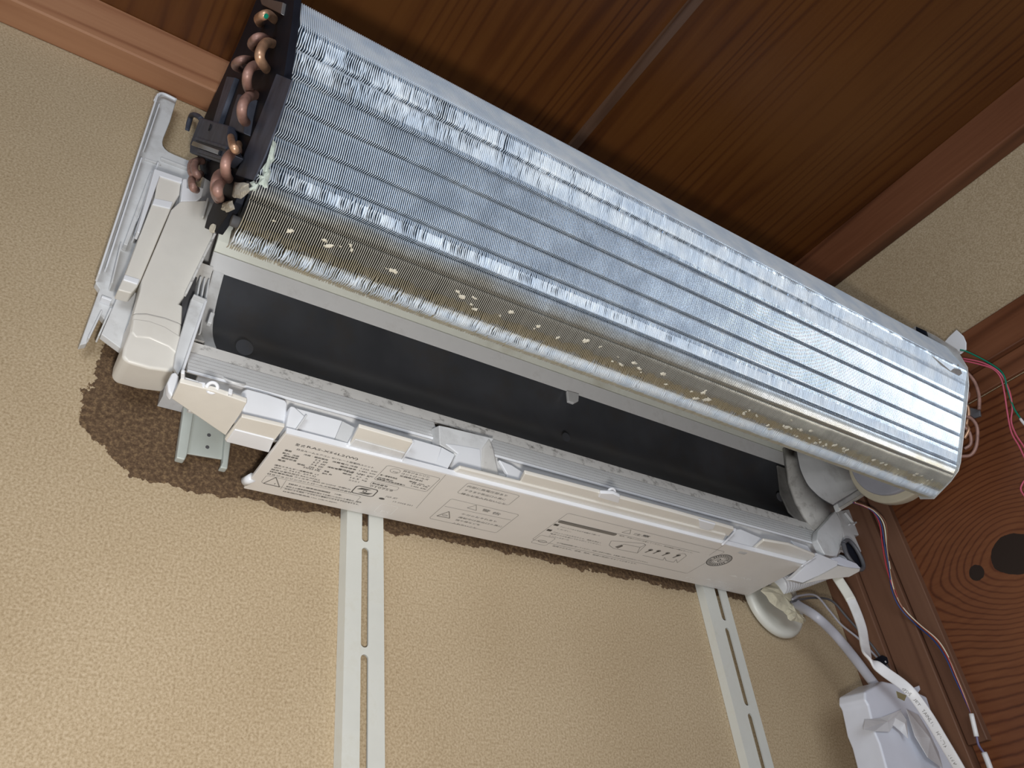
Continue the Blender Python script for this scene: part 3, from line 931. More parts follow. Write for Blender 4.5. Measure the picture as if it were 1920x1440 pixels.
def vnoise(nx, S, sx, sy, seed):
    """smooth noise over fin number and arc length (sy metres per cell)"""
    r = np.random.RandomState(seed)
    X = np.arange(nx) / sx
    Y = (S - S[0]) / sy
    g = r.rand(int(X[-1]) + 3, int(Y[-1]) + 3) * 2 - 1
    xi, yi = X.astype(int), Y.astype(int)
    fx, fy = (X - xi), (Y - yi)
    fx = fx * fx * (3 - 2 * fx)
    fy = fy * fy * (3 - 2 * fy)
    a = g[np.ix_(xi, yi)]; b = g[np.ix_(xi + 1, yi)]; c = g[np.ix_(xi, yi + 1)]; d = g[np.ix_(xi + 1, yi + 1)]
    return (a * (1 - fx)[:, None] + b * fx[:, None]) * (1 - fy)[None] + (c * (1 - fx)[:, None] + d * fx[:, None]) * fy[None]
rv = ratio[::-1]
broad = np.interp(rv, [1.0, 1.10, 1.16, 1.3, 1.6, 1.66, 1.72, 1.80, 1.84, 1.95], [0.9, 0.7, 0.3, 0.2, 0.2, 0.4, 0.9, 0.8, 0.1, 0.15])[::-1] * 0.001
local = np.interp(rv, [1.0, 1.09, 1.12, 1.255, 1.27, 1.285, 1.30, 1.315, 1.6, 1.66, 1.72, 1.81, 1.84], [1.3, 0.9, 0.06, 0.05, 0.8, 1.2, 0.6, 0.10, 0.10, 0.5, 0.9, 0.6, 0.05])[::-1] * 0.001
bend = (vnoise(NF, S_, 9, 0.016, 1) * 0.9 + vnoise(NF, S_, 3, 0.012, 2) * 0.35) * broad[None]
fold = (vnoise(NF, S_, 2.2, 0.006, 8) * 0.8 + vnoise(NF, S_, 1.1, 0.004, 9) * 0.6 + vnoise(NF, S_, 14, 0.02, 10) * 0.5) * local[None]
# the hand-combed lower edge leans to the right over its middle third
xs = np.linspace(XF0, XF1, NF)
lean = np.exp(-((xs - 0.42) / 0.22) ** 2)[:, None] * np.clip((1.13 - ratio) / 0.07, 0, 1)[None] * 0.0050
tt = np.linspace(0, 1, NF)
sb = setb[None] * (1 - 0.965 * tt[:, None] ** 0.6)
FP = PP[None] + nin[None] * sb[..., None]
MP = PP[None] + nin[None] * np.maximum(sb + 0.0002, 0.0016)[..., None]
BP = np.broadcast_to(BP[None], FP.shape)
fold *= np.where((ratio > 1.2)[None], 1 - 0.75 * np.clip(tt[:, None] - 0.25, 0, 1), 1.0)
th = 0.00022
vv = np.zeros((NF, n_p, 6, 3))
for k6, (P2, dx, fb, ff) in enumerate(((BP, -th, 0.2, 0), (MP, -th, 0.8, 0.15), (FP, -th, 1.0, 1.0), (FP, th, 1.0, 1.0), (MP, th, 0.8, 0.15), (BP, th, 0.2, 0))):
    vv[:, :, k6, 0] = xs[:, None] + dx + (bend + lean) * fb + fold * ff
    vv[:, :, k6, 1] = P2[:, :, 0] - D
    vv[:, :, k6, 2] = P2[:, :, 1] + H
verts = vv.reshape(-1, 3)
idx = np.arange(NF * n_p * 6).reshape(NF, n_p, 6)
faces, mats = [], []
for q in range(5):
    a = idx[:, :-1, q]; b = idx[:, 1:, q]; c = idx[:, 1:, q + 1]; d = idx[:, :-1, q + 1]
    f = np.stack([a, b, c, d], -1).reshape(-1, 4)
    faces.append(f)
    scuffed_and_brightened = ((ratio > 1.262) & (ratio < 1.306)) | ((ratio > 1.66) & (ratio < 1.815)) | (ratio < 1.10) | (ratio > 1.836)  # worn bands, plus the top strip brightened by material to look better lit
    mk_ = np.broadcast_to(scuffed_and_brightened[None, :-1], (NF, n_p - 1)).reshape(-1).astype(int)
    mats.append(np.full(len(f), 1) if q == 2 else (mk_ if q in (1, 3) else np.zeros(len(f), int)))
faces = np.concatenate(faces)
me = bpy.data.meshes.new('fin_block')
me.vertices.add(len(verts)); me.vertices.foreach_set('co', verts.ravel())
me.loops.add(faces.size); me.loops.foreach_set('vertex_index', faces.ravel())
me.polygons.add(len(faces)); me.polygons.foreach_set('loop_start', np.arange(0, faces.size, 4)); me.polygons.foreach_set('loop_total', np.full(len(faces), 4))
link('fin_block', me, M_FIN, hx)
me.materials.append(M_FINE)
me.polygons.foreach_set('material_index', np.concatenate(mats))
me.update()
# core behind the visible fin edges and the rear slab of the coil
core = [tuple(p) for p in (PP + nin * (depth - 0.0005))]
core2 = core + [(0.340, 0.385), (0.325, 0.43), (0.300, 0.50), (0.335, 0.545), (0.40, 0.49), (0.418, 0.51), (0.345, 0.60), (0.31, 0.585)]
M_CORE = plain('shade_dark_core', (0.10, 0.10, 0.105), 0.6, metal=0.2, var=0.15, scale=200)  # dark colour stands in for the shade deep between the fins
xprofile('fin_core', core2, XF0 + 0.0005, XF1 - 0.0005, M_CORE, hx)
# coil tubes through the fins
for rr in (1.57, 1.46, 1.36, 1.68, 1.22, 1.10):
    k = int(np.argmin(abs(ratio - rr)))
    c = PP[k] + nin[k] * 0.0068
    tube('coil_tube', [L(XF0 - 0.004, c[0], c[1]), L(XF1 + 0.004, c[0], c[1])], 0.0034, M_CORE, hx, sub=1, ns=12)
# right end sheet, bright bent metal
es = [(0.275, 0.538), (0.262, 0.515), (0.2495, 0.486), (0.2488, 0.462), (0.256, 0.444), (0.275, 0.4125), (0.2975, 0.376), (0.303, 0.3695), (0.314, 0.3635), (0.337, 0.3555), (0.350, 0.362), (0.350, 0.40), (0.29, 0.50), (0.30, 0.54)]
prism('end_sheet', [L(0.7895, y, z) for y, z in es], (0.0012, 0, 0), plain('bright_sheet', (0.80, 0.80, 0.78), 0.28, metal=0.6, var=0.1, scale=120, bump=0.3), hx, 0.0004)
cr_ = [(1738, 645), (1752, 652), (1772, 664), (1796, 684), (1803, 700), (1798, 704), (1782, 696), (1764, 684), (1748, 668)]
prism('crushed_fins', [PS(x, y, 0.0006) for x, y in cr_], (0, 0.0006, 0), M_LIP, hx, 0.0002)
# dried sealant and foam
def blob(name, pts, th, m, parent, jit=0.0006, seed=1, nrm=(0, -0.7, -0.7)):
    """irregular flake: a ragged outline domed towards nrm"""
    rr = random.Random(seed)
    c = sum(pts, Vector()) / len(pts)
    n = Vector(nrm).normalized()
    ring = []
    m_ = len(pts)
    for i in range(m_):
        a, b = pts[i], pts[(i + 1) % m_]
        for k in range(3):
            q = a.lerp(b, k / 3)
            ring.append(q + (q - c).normalized() * rr.uniform(-jit, jit) * 2)
    inner = [c + (q - c) * 0.6 + n * th * rr.uniform(0.6, 1.2) for q in ring]
    vs = ring + inner + [c + n * th]
    k = len(ring)
    fs = [[i, (i + 1) % k, k + (i + 1) % k, k + i] for i in range(k)] + [[k + i, k + (i + 1) % k, 2 * k] for i in range(k)] + [list(range(k - 1, -1, -1))]
    return vs, fs
sg = []
for i, poly in enumerate([[(505, 262), (518, 268), (512, 300), (497, 330), (490, 318), (498, 285)],
                          [(495, 318), (508, 322), (500, 352), (484, 350), (486, 330)],
                          [(470, 345), (486, 340), (478, 358), (466, 356)]]):
    sg.append(blob('s', [PS(x, y, 0.0012) for x, y in poly], 0.002, None, None, seed=i))
merge('sealant_bead', sg, M_FOAMM, hx)
fl = []
rr = random.Random(5)
for i in range(75):
    t = rr.random() ** 0.9
    X = XF0 + 0.012 + t * 0.70
    r_ = 1.155 - 0.035 * min(1, t * 1.5) + rr.gauss(0, 0.012)
    k = int(np.argmin(abs(ratio - r_)))
    c = L(X, PP[k, 0], PP[k, 1])
    t3 = Vector((0, tan[k, 0], tan[k, 1]))
    n3 = Vector((0, -nin[k, 0], -nin[k, 1]))
    s = rr.uniform(0.0004, 0.0015) * (1.6 if rr.random() < 0.12 else 1)
    ex = Vector((1, 0, 0)) * rr.uniform(1.0, 2.6) + t3 * rr.uniform(-0.8, 0.8)
    pts = [c + ex * (s * math.cos(a)) + t3 * (s * math.sin(a)) for a in [2 * math.pi * q / 6 for q in range(6)]]
    fl.append(blob('f', pts, 0.0006, None, None, jit=0.0003, seed=i, nrm=n3))
tag(merge('dried_foam_flakes', fl, M_FOAMW, hx), kind='stuff')
# left end: black plastic tube plate
prism('end_plate', [PX(x, y, 0.0788) for x, y in ((566, -70), (566, 0), (560, 60), (547, 150), (520, 235), (500, 305), (470, 345), (455, 385), (440, 410), (418, 441), (396, 432), (402, 410), (440, 325), (459, 250), (486, 180), (515, 130), (524, 80), (540, 0), (555, -70))], (-0.0045, 0, 0), M_BLACK, hx, 0.0006)
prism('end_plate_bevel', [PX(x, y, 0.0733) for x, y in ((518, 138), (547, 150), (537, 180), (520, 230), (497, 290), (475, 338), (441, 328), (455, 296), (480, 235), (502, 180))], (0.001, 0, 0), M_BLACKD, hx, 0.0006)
sgb = [blob('w', [PX(x, y, 0.0728) for x, y in poly], 0.0012, None, None, seed=20 + i, nrm=(-1, -0.2, -0.3)) for i, poly in enumerate([[(440, 342), (466, 345), (468, 358), (452, 374), (434, 368)], [(418, 380), (436, 376), (440, 392), (424, 400), (414, 392)]])]
merge('white_sealant', sgb, M_FOAMW, hx)
merge('end_cap_button', [disc_geo(PX(401, 429, 0.0740), (-1, -0.25, -0.25), 0.0034, 0.0012, 28, 0.0028)], M_FOAMW, hx)
prism('rear_plate', [PX(x, y, 0.0765) for x, y in ((566, -90), (548, 60), (520, 170), (470, 270), (436, 340), (412, 352), (378, 330), (366, 270), (384, 218), (421, 138), (452, 70), (482, -4), (500, -90))], (0.002, 0, 0), M_BLACK, hx, 0.0)
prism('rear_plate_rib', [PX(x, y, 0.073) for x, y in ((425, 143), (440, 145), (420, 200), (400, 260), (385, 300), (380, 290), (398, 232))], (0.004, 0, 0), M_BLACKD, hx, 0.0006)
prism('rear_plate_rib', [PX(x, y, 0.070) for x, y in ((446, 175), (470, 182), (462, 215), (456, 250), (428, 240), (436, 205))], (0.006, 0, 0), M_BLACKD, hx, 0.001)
prism('plate_slot', [PX(x, y, 0.072) for x, y in ((486, -6), (530, 4), (526, 26), (490, 8))], (0.003, 0, 0), plain('grey_metal_tab', (0.35, 0.35, 0.36), 0.25, metal=0.7, var=0.1), hx, 0.0006)
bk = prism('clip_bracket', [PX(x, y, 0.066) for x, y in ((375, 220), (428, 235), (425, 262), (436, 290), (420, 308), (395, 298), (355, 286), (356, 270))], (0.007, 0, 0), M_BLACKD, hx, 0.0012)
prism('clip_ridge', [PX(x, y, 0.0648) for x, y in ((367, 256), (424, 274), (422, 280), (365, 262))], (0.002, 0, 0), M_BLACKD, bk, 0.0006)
prism('clip_ridge', [PX(x, y, 0.0640) for x, y in ((362, 264), (411, 281), (408, 290), (358, 272))], (0.003, 0, 0), plain('black_gloss', (0.03, 0.033, 0.04), 0.15, var=0.1), bk, 0.0006)
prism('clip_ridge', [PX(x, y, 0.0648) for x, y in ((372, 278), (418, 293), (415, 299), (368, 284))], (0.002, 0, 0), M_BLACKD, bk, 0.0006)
merge('screw_hole', [disc_geo(PX(394, 239, 0.0655), (-1, 0, 0), 0.0026, 0.0006, 24)], M_BLACK, bk)
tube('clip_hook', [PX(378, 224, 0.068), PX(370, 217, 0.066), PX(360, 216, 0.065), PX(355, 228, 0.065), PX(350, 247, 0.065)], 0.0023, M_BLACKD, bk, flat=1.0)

# U-bends of copper at the left end
def ubend(pts, r, bulge, m=M_COPPER, x0=0.0735):
    P = [PX(x, y, x0 + 0.002) for x, y in pts]
    a, b = P[0], P[-1]
    out = []
    n = len(P)
    for i, p in enumerate(P):
        t = i / (n - 1)
        # keep the pixel track but step out from the plate along the view
        x = x0 - bulge * math.sin(math.pi * t)
        d = p - cam.location if False else (p - Vector((0, -D, H)))
        s = x / p.x
        out.append(Vector((0, -D, H)) + d * s)
    tube('u_bend', out, r, m, hx, sub=8, ns=14)
ub = [[(515, 37), (503, 27), (492, 30), (484, 36), (487, 44)],
      [(512, 82), (500, 80), (490, 92), (487, 108), (494, 122), (500, 130)],
      [(505, 76), (490, 70), (478, 74), (472, 84), (480, 92)],
      [(490, 122), (474, 124), (464, 140), (464, 162), (473, 178)],
      [(477, 116), (460, 112), (446, 116), (441, 124), (450, 130)],
      [(480, 178), (464, 183), (454, 200), (455, 222), (464, 232)],
      [(432, 250), (434, 264), (438, 276), (444, 282), (448, 270)],
      [(448, 282), (432, 290), (423, 306), (424, 326), (430, 336)],
      [(428, 320), (410, 328), (404, 345), (404, 362), (409, 374)],
      [(424, 334), (413, 342), (408, 356), (410, 368), (414, 372)],
      [(374, 300), (360, 306), (358, 320), (364, 332), (370, 334)],
      [(380, 302), (368, 304), (364, 316), (370, 328), (376, 326)],
      [(372, 328), (360, 336), (362, 352), (368, 356)]]
for i, u in enumerate(ub):
    ubend(u, 0.0028 if i != 6 else 0.0022, 0.012 if i < 10 else 0.007, M_BRASS if i in (0, 1, 6) else M_COPPER)
merge('green_paint_dot', [disc_geo(PX(500, 31, 0.0585), (-1, -0.5, -0.5), 0.0014, 0.0008, 16)], M_GREEN, hx)
# connection pipes at the right end
for pts in ([(1808, 694), (1820, 706), (1830, 722), (1836, 745), (1836, 768)],
            [(1806, 780), (1820, 784), (1830, 796), (1833, 812), (1830, 838), (1820, 853), (1802, 856)],
            [(1806, 728), (1816, 738), (1812, 752), (1804, 756)],
            [(1804, 756), (1814, 762), (1816, 778), (1812, 796), (1816, 806), (1808, 822)],
            [(1804, 796), (1818, 812), (1820, 832), (1808, 842)]):
    tube('connection_pipe', [PX(x, y, 0.797 + 0.004 * math.sin(math.pi * i / (len(pts) - 1))) for i, (x, y) in enumerate(pts)], 0.0017, M_BRASS if len(pts) == 6 else M_COPPER, hx, ns=10)
prism('pipe_clamp', [PX(x, y, 0.801) for x, y in ((1818, 764), (1836, 768), (1838, 780), (1826, 784), (1817, 778))], (0.003, 0, 0), M_DKG, hx, 0.0006)
prism('top_clip', [PX(x, y, 0.78) for x, y in ((1717, 612), (1735, 620), (1739, 633), (1717, 620))], (0.003, 0, 0), M_BLACK, hx, 0.0004)
prism('bottom_clip', [PY(x, y, 0.352) for x, y in ((1488, 826), (1516, 838), (1502, 840), (1490, 837))], (0, 0.004, 0), M_BLACK, hx, 0.0004)
prism('bottom_clip', [PY(x, y, 0.352) for x, y in ((1578, 852), (1620, 864), (1612, 871), (1598, 871), (1585, 862))], (0, 0.004, 0), M_BLACK, hx, 0.0004)

# white flap behind the top right corner
fp = prism('plastic_flap', [PX(x, y, 0.80) for x, y in ((1766, 647), (1778, 632), (1793, 618), (1806, 630), (1811, 642), (1811, 655), (1800, 664))], (0.002, 0.0, 0.0), M_WHITE, None, 0.0006)
tag(fp, 'small white plastic flap behind the upper right corner of the coil', 'plastic flap')

# ------------------------------------------------------------------ wires and cables
def wire(name, label, px, yc, r, m, cat='wire', flat=1.0, ns=10, sub=8, group=None, ref=None):
    """px: list of (x, y) or (x, y, yc)"""
    pts = [PY(p[0], p[1], p[2] if len(p) > 2 else yc) for p in px]
    o = tube(name, pts, r, m, None, sub=sub, flat=flat, ns=ns, ref=ref)
    tag(o, label, cat, group)
    return o
def wall_wire(name, label, px, m, r):
    pts = [PX(x, y, min(0.797 + 0.004 * k, 0.809)) for k, (x, y) in enumerate(px)]
    o = tube(name, pts, r, m, None, sub=8, ns=10)
    tag(o, label, 'wire', 'pink wires' if 'pink' in name else None)
    return o
gw = wall_wire('green_wire', 'thin green wire curving away from the upper right corner of the coil',
     [(1800, 656), (1812, 659), (1839, 672), (1868, 689), (1882, 704), (1889, 729), (1900, 763), (1914, 786)], M_GREEN, 0.00085)
tube('ring_terminal', [PX(1913, 785, 0.809), PX(1919, 793, 0.809), PX(1928, 803, 0.809)], 0.0013, M_CABW, gw, sub=3)
wall_wire('pink_wire', 'pink wire hanging beside the green wire, upper one of the pair',
     [(1805, 672), (1839, 679), (1866, 692), (1881, 708), (1893, 735), (1898, 765), (1896, 790), (1905, 815), (1922, 842), (1935, 880)], M_PINK, 0.0008)
wall_wire('pink_wire', 'pink wire hanging beside the green wire, lower one of the pair with a loop',
     [(1805, 676), (1836, 683), (1862, 692), (1876, 708), (1883, 735), (1889, 775), (1897, 812), (1913, 841), (1930, 885), (1918, 905), (1914, 918), (1922, 932)], M_PINK, 0.0008)
hn = thing('wire_harness', 'thin red, blue, ivory and brown wires running down to a white sleeve', 'wire harness', PX(1700, 1150, 0.82))
tr = [(1603, 942), (1620, 948), (1639, 959), (1655, 982), (1661, 1025), (1667, 1067), (1675, 1105), (1691, 1139), (1720, 1169), (1755, 1200), (1777, 1233), (1792, 1269), (1807, 1303), (1821, 1338)]
def off(t, dx, dy):
    return [(x + dx[min(i, len(dx) - 1)], y + dy) for i, (x, y) in enumerate(t)]
def hx_at(k):
    return 0.765 + 0.056 * min(1, k / 8.0)
for nm, m, dx in (('ivory_wire', M_IVORY, [0, 0, 1, 2, 2, 2, 1, 2, 2, 3, 2, 2, 1, 0]),
                  ('red_wire', M_RED, [-2, -3, -3, -6, -6, -4, 1, 1, 1, 1, 0, 1, 0, 0]),
                  ('blue_wire', M_BLUE, [-4, -4, -2, -3, -2, 0, -3, -4, -5, -5, -4, -3, -2, 0]),
                  ('brown_wire', M_BROWN, [2, 3, 4, 6, 3, 2, 4, 2, 0, 0, 2, 3, 2, 0])):
    tube(nm, [PX(x, y, hx_at(k)) for k, (x, y) in enumerate(off(tr, dx, 0))], 0.00062, m, hn, sub=6, ns=8)
tube('white_sleeve', [PX(1821, 1338, 0.82), PX(1826, 1360, 0.82), PX(1831, 1381, 0.82)], 0.0022, plain('white_label_sleeve', (0.86, 0.86, 0.86), 0.4), hn, sub=3, ns=12)
tube('grey_sheath', [PX(1831, 1380, 0.82), PX(1835, 1397, 0.82), PX(1845, 1412, 0.82)], 0.0011, plain('violet_grey_sheath', (0.16, 0.14, 0.26), 0.4), hn, sub=4)
tube('connector', [PX(1845, 1411, 0.82), PX(1852, 1428, 0.82), PX(1862, 1456, 0.82)], 0.0026, M_CABW, hn, sub=3)

# white flat mains cable with printing
cp = [(1562, 1070), (1571, 1085), (1596, 1126), (1615, 1174), (1622, 1212), (1629, 1234), (1657, 1258), (1702, 1292), (1737, 1338), (1765, 1384), (1790, 1426), (1815, 1470)]
cyc = [0.425, 0.42, 0.415, 0.41, 0.405, 0.40, 0.395, 0.39, 0.385, 0.38, 0.375, 0.37]
cpath = crom([PY(x, y, c) for (x, y), c in zip(cp, cyc)], 8)
view = [(p - Vector((0, -D, H))).normalized() for p in cpath]
nn = []
for i, p in enumerate(cpath):
    t = (cpath[min(i + 1, len(cpath) - 1)] - cpath[max(i - 1, 0)]).normalized()
    s = view[i].cross(t).normalized()
    tw = math.radians(25) * math.sin(i / len(cpath) * 5.0) + math.radians(75) * math.exp(-((i - 41) / 3.2) ** 2)
    nn.append((view[i] * math.cos(tw) + s * math.sin(tw)).normalized())
vs, fs = sweep_geo(cpath, 0.0046, 20, 0.34, normals=nn)
cb = mesh('flat_power_cable', vs, fs, M_CABW, None, True)
tag(cb, 'white flat power cable with grey printing, twisting down past the milky box', 'cable')
tape = mesh('tape_wrap', *sweep_geo(cpath[4:17], 0.0047, 20, 0.36, normals=nn[4:17]), M_CAP, cb, True)
wire('grey_flat_cable', 'thick grey flat cable from behind the body down to the milky box', [(1448, 1092, 0.484), (1472, 1116, 0.479), (1497, 1135, 0.465), (1530, 1156), (1565, 1189), (1599, 1230), (1628, 1268), (1656, 1304)], 0.445, 0.0046, M_CABG, 'cable', 0.7, 14)
wire('thin_grey_cable', 'thin grey cable arching from the wall cap to the black clip', [(1485, 1124), (1500, 1117), (1530, 1117), (1556, 1146), (1577, 1171), (1608, 1196), (1634, 1222), (1652, 1242)], 0.462, 0.0011, M_CABG, 'cable')
wire('thin_black_cable', 'thin black cable arching beside the thin grey cable', [(1483, 1129), (1500, 1124), (1530, 1121), (1560, 1127), (1590, 1160), (1634, 1209), (1656, 1240), (1678, 1266), (1700, 1290)], 0.465, 0.0012, M_DKG, 'cable')
kc = thing('cord_clip', 'small black plastic clip with a hole joining the two thin cables', 'clip', PY(1655, 1240, 0.455))
prism('clip_body', [PY(x, y, 0.455) for x, y in ((1641, 1238), (1655, 1228), (1664, 1232), (1667, 1243), (1655, 1252), (1646, 1247))], (0, 0.007, 0), M_BLACK, kc, 0.0008)
merge('clip_eye', [disc_geo(PY(1660, 1241, 0.4548), (0, -1, 0), 0.001, 0.0005, 16)], M_CABW, kc)

# printing on the flat cable
TOFF = [0.0]
def text_geo(s, size):
    c = bpy.data.curves.new('t', 'FONT')
    c.body = s
    c.size = size
    c.resolution_u = 1
    c.extrude = 0.0
    c.offset = TOFF[0]
    o = bpy.data.objects.new('t', c)
    COL.objects.link(o)
    dg = bpy.context.evaluated_depsgraph_get()
    e = o.evaluated_get(dg)
    m = e.to_mesh()
    vs = [v.co.copy() for v in m.vertices]
    fs = [list(p.vertices) for p in m.polygons]
    e.to_mesh_clear()
    bpy.data.objects.remove(o)
    bpy.data.curves.remove(c)
    return vs, fs

def fit_text(s, org, ux, uy, width, height, off=None):
    """place text in a width x height box at org spanned by unit vectors ux, uy"""
    vs, fs = text_geo(s, 1.0)
    if not vs:
        return [], []
    x0 = min(v.x for v in vs); x1 = max(v.x for v in vs)
    y0 = min(v.y for v in vs); y1 = max(v.y for v in vs)
    if y1 - y0 < 0.5:
        y0, y1 = 0.0, 0.75
    return [org + ux * ((v.x - x0) / max(x1 - x0, 1e-6) * width) + uy * ((v.y - y0) / (y1 - y0) * height) + (off or Vector()) for v in vs], fs

geos = []
def cable_text(s, px0, px1, yc0, yc1):
    a, b = PY(*px0, yc0), PY(*px1, yc1)
    # stand the lettering just proud of the cable, towards its printed side
    ux = (b - a).normalized()
    v = ((a + b) / 2 - Vector((0, -D, H))).normalized()
    uy = -v.cross(ux).normalized()
    hgt = 0.0028
    vs, fs = fit_text(s, a - uy * hgt / 2, ux, uy, (b - a).length, hgt)
    # drape each vertex onto the nearest cable cross section
    out = []
    for q in vs:
        k = min(range(len(cpath)), key=lambda i: (cpath[i] - q).length)
        n = nn[k]
        d = (cpath[k] - q).dot(n)
        out.append(q + n * d - n * 0.00172)
    geos.append((out, fs))
cable_text('<PS>E', (1692, 1291), (1708, 1303), 0.391, 0.389)
cable_text('JET', (1714, 1311), (1724, 1324), 0.388, 0.3865)
cable_text('TAINETU', (1730, 1331), (1754, 1362), 0.386, 0.382)
cable_text('HVCTFK', (1758, 1372), (1777, 1403), 0.381, 0.378)
cable_text('300V', (1782, 1415), (1792, 1434), 0.377, 0.3745)
merge('cable_printing', geos, M_INKL, cb)

# ------------------------------------------------------------------ wall sleeve, putty, hose, ring, milky box
cap = thing('pipe_sleeve_cap', 'round ivory wall cap with putty below the right end of the printed cover', 'wall cap', L(0.702, 0.5, 0.2995))
c0 = L(0.702, 0.488, 0.2995)
vs = []
n = 56
rings = [(0.0, 0.0405), (0.003, 0.0412), (0.006, 0.0398), (0.0075, 0.037), (0.0062, 0.030), (0.004, 0.0)]
for (dy, r) in rings:
    for k in range(n):
        a = 2 * math.pi * k / n
        vs.append(c0 + Vector((r * math.cos(a), 0.009 - dy - 0.0, r * math.sin(a))))
fs = [[i * n + k, i * n + (k + 1) % n, (i + 1) * n + (k + 1) % n, (i + 1) * n + k] for i in range(len(rings) - 1) for k in range(n)]
mesh('cap_disc', vs, fs, M_CAP, cap, True)
pu = [blob('p', [PY(x, y, yc) for x, y in poly], 0.004, None, None, jit=0.001, seed=40 + i, nrm=(0, -1, -0.3)) for i, (poly, yc) in enumerate([
    ([(1426, 1108), (1450, 1088), (1474, 1086), (1490, 1130), (1484, 1154), (1454, 1138)], 0.472),
    ([(1462, 1128), (1482, 1126), (1496, 1146), (1511, 1162), (1505, 1168), (1482, 1166), (1470, 1148)], 0.473)])]
merge('putty', pu, M_PUTTY, cap)
hpts = [PY(1458, 1098, 0.470), PY(1500, 1085, 0.469), PY(1540, 1071, 0.468), PY(1578, 1056, 0.467)]
hp = crom(hpts, 80)
vs, fs = sweep_geo(hp, 0.0098, 18, rad=lambda t: 1.0 + 0.06 * math.sin(t * 2 * math.pi * 26))
tag(mesh('corrugated_hose', vs, fs, M_WHITE, None, True), 'white ribbed hose under the right corner of the body', 'hose')
rg = thing('rubber_ring_clip', 'dark grey oval rubber ring at the lower right corner of the body', 'clip', PY(1600, 1040, 0.425))
rp = [(1581, 1018), (1590, 1013), (1602, 1024), (1614, 1045), (1619, 1062), (1613, 1068), (1601, 1058), (1588, 1040)]
pts = [PY(x, y, 0.425) for x, y in rp]
vs, fs = sweep_geo(crom(pts + [pts[0]], 6), 0.0022, 8)
mesh('ring', vs, fs, M_DKG, rg, True)
prism('ring_core', [PY(x, y, 0.428) for x, y in rp], (0, 0.003, 0), M_BLACK, rg)

mb = thing('milky_plastic_box', 'milky white plastic box wrapped in clear film at the lower right', 'plastic box', PY(1690, 1400, 0.42))
bx = [(1622, 1297), (1656, 1277), (1690, 1284), (1738, 1306), (1746, 1330), (1770, 1372), (1812, 1460), (1668, 1460), (1650, 1395), (1640, 1372), (1634, 1346), (1628, 1321), (1622, 1312)]
prism('box_body', [PY(x, y, 0.415) for x, y in bx], (0.004, 0.03, 0.004), M_CLOUD, mb, 0.002, 3)
def film(pts, yc, seed, m=M_FILM):
    r_ = random.Random(seed)
    P = [PY(x, y, yc + r_.uniform(-0.003, 0.003)) for x, y in pts]
    c = sum(P, Vector()) / len(P) + Vector((0, -0.004, -0.001))
    k = len(P)
    V2 = P + [c] + [p + Vector((0, 0.0006, 0)) for p in P] + [c + Vector((0, 0.0006, 0))]
    F = [[i, (i + 1) % k, k] for i in range(k)] + [[k + 1 + (i + 1) % k, k + 1 + i, 2 * k + 1] for i in range(k)] + [[i, k + 1 + i, k + 1 + (i + 1) % k, (i + 1) % k] for i in range(k)]
    return mesh('plastic_film', V2, F, m, mb)
film([(1619, 1367), (1622, 1350), (1650, 1346), (1672, 1338), (1690, 1330), (1680, 1352), (1668, 1372), (1640, 1371)], 0.411, 1)
film([(1671, 1342), (1688, 1332), (1700, 1350), (1703, 1384), (1690, 1372), (1676, 1360)], 0.409, 2)
film([(1700, 1330), (1722, 1340), (1742, 1372), (1760, 1410), (1768, 1440), (1740, 1420), (1716, 1380)], 0.410, 3)
prism('box_tab', [PY(x, y, 0.417) for x, y in ((1716, 1298), (1714, 1289), (1724, 1285), (1726, 1293), (1719, 1303))], (0, 0.004, 0), M_CLOUD, mb, 0.0005)
prism('box_recess', [PY(x, y, 0.4145) for x, y in ((1681, 1296), (1700, 1304), (1696, 1314), (1684, 1308))], (0, 0.002, 0), plain('ochre_label', (0.30, 0.26, 0.14), 0.6), mb)

# ------------------------------------------------------------------ printing on the bottom cover
TOFF[0] = 0.0
ink, inkl, emb, emb_pp, emb_abs = [], [], [], [], []
UX, UY = Vector((1, 0, 0)), Vector((0, -1, 0))
ZT = H + ZP - 0.00012
def pt(px, py):
    v = PZ(px, py, ZP)
    return Vector((v.x, v.y, ZT))
def T(s, a, b, h, dest=ink):
    """text baseline from pixel a to pixel b (both on the cover), height h in mm"""
    p, q = pt(*a), pt(*b)
    bold = 0.00007 if dest is ink else 0.00004
    for k in (-1, 1):
        dest.append(fit_text(s, p, UX, UY, q.x - p.x, h * 0.001, Vector((k * bold, k * bold * 0.6, 0.00001 * k))))
def line(p, q, w, dest):
    d = (q - p).normalized()
    s = Vector((d.y, -d.x, 0)) * (w / 2)
    dest.append(([p - s, p + s, q + s, q - s], [[0, 1, 2, 3]]))
def rect(a, c, w, dest, rad=0.0012):
    """outline rectangle from the upper-left pixel to the lower-right pixel"""
    p, q = pt(*a), pt(*c)
    x0, y0, x1, y1 = p.x, p.y, q.x, q.y
    P = [Vector((x, y, ZT)) for x, y in ((x0 + rad, y0), (x1 - rad, y0), (x1, y0 + rad), (x1, y1 - rad), (x1 - rad, y1), (x0 + rad, y1), (x0, y1 - rad), (x0, y0 + rad))]
    for i in range(8):
        line(P[i], P[(i + 1) % 8], w, dest)
def fillpoly(pxs, dest):
    dest.append(([pt(*p) for p in pxs], [list(range(len(pxs)))]))
def tri(a, b, c, w, dest):
    A_, B_, C_ = pt(*a), pt(*b), pt(*c)
    for p, q in ((A_, B_), (B_, C_), (C_, A_)):
        line(p, q, w, dest)

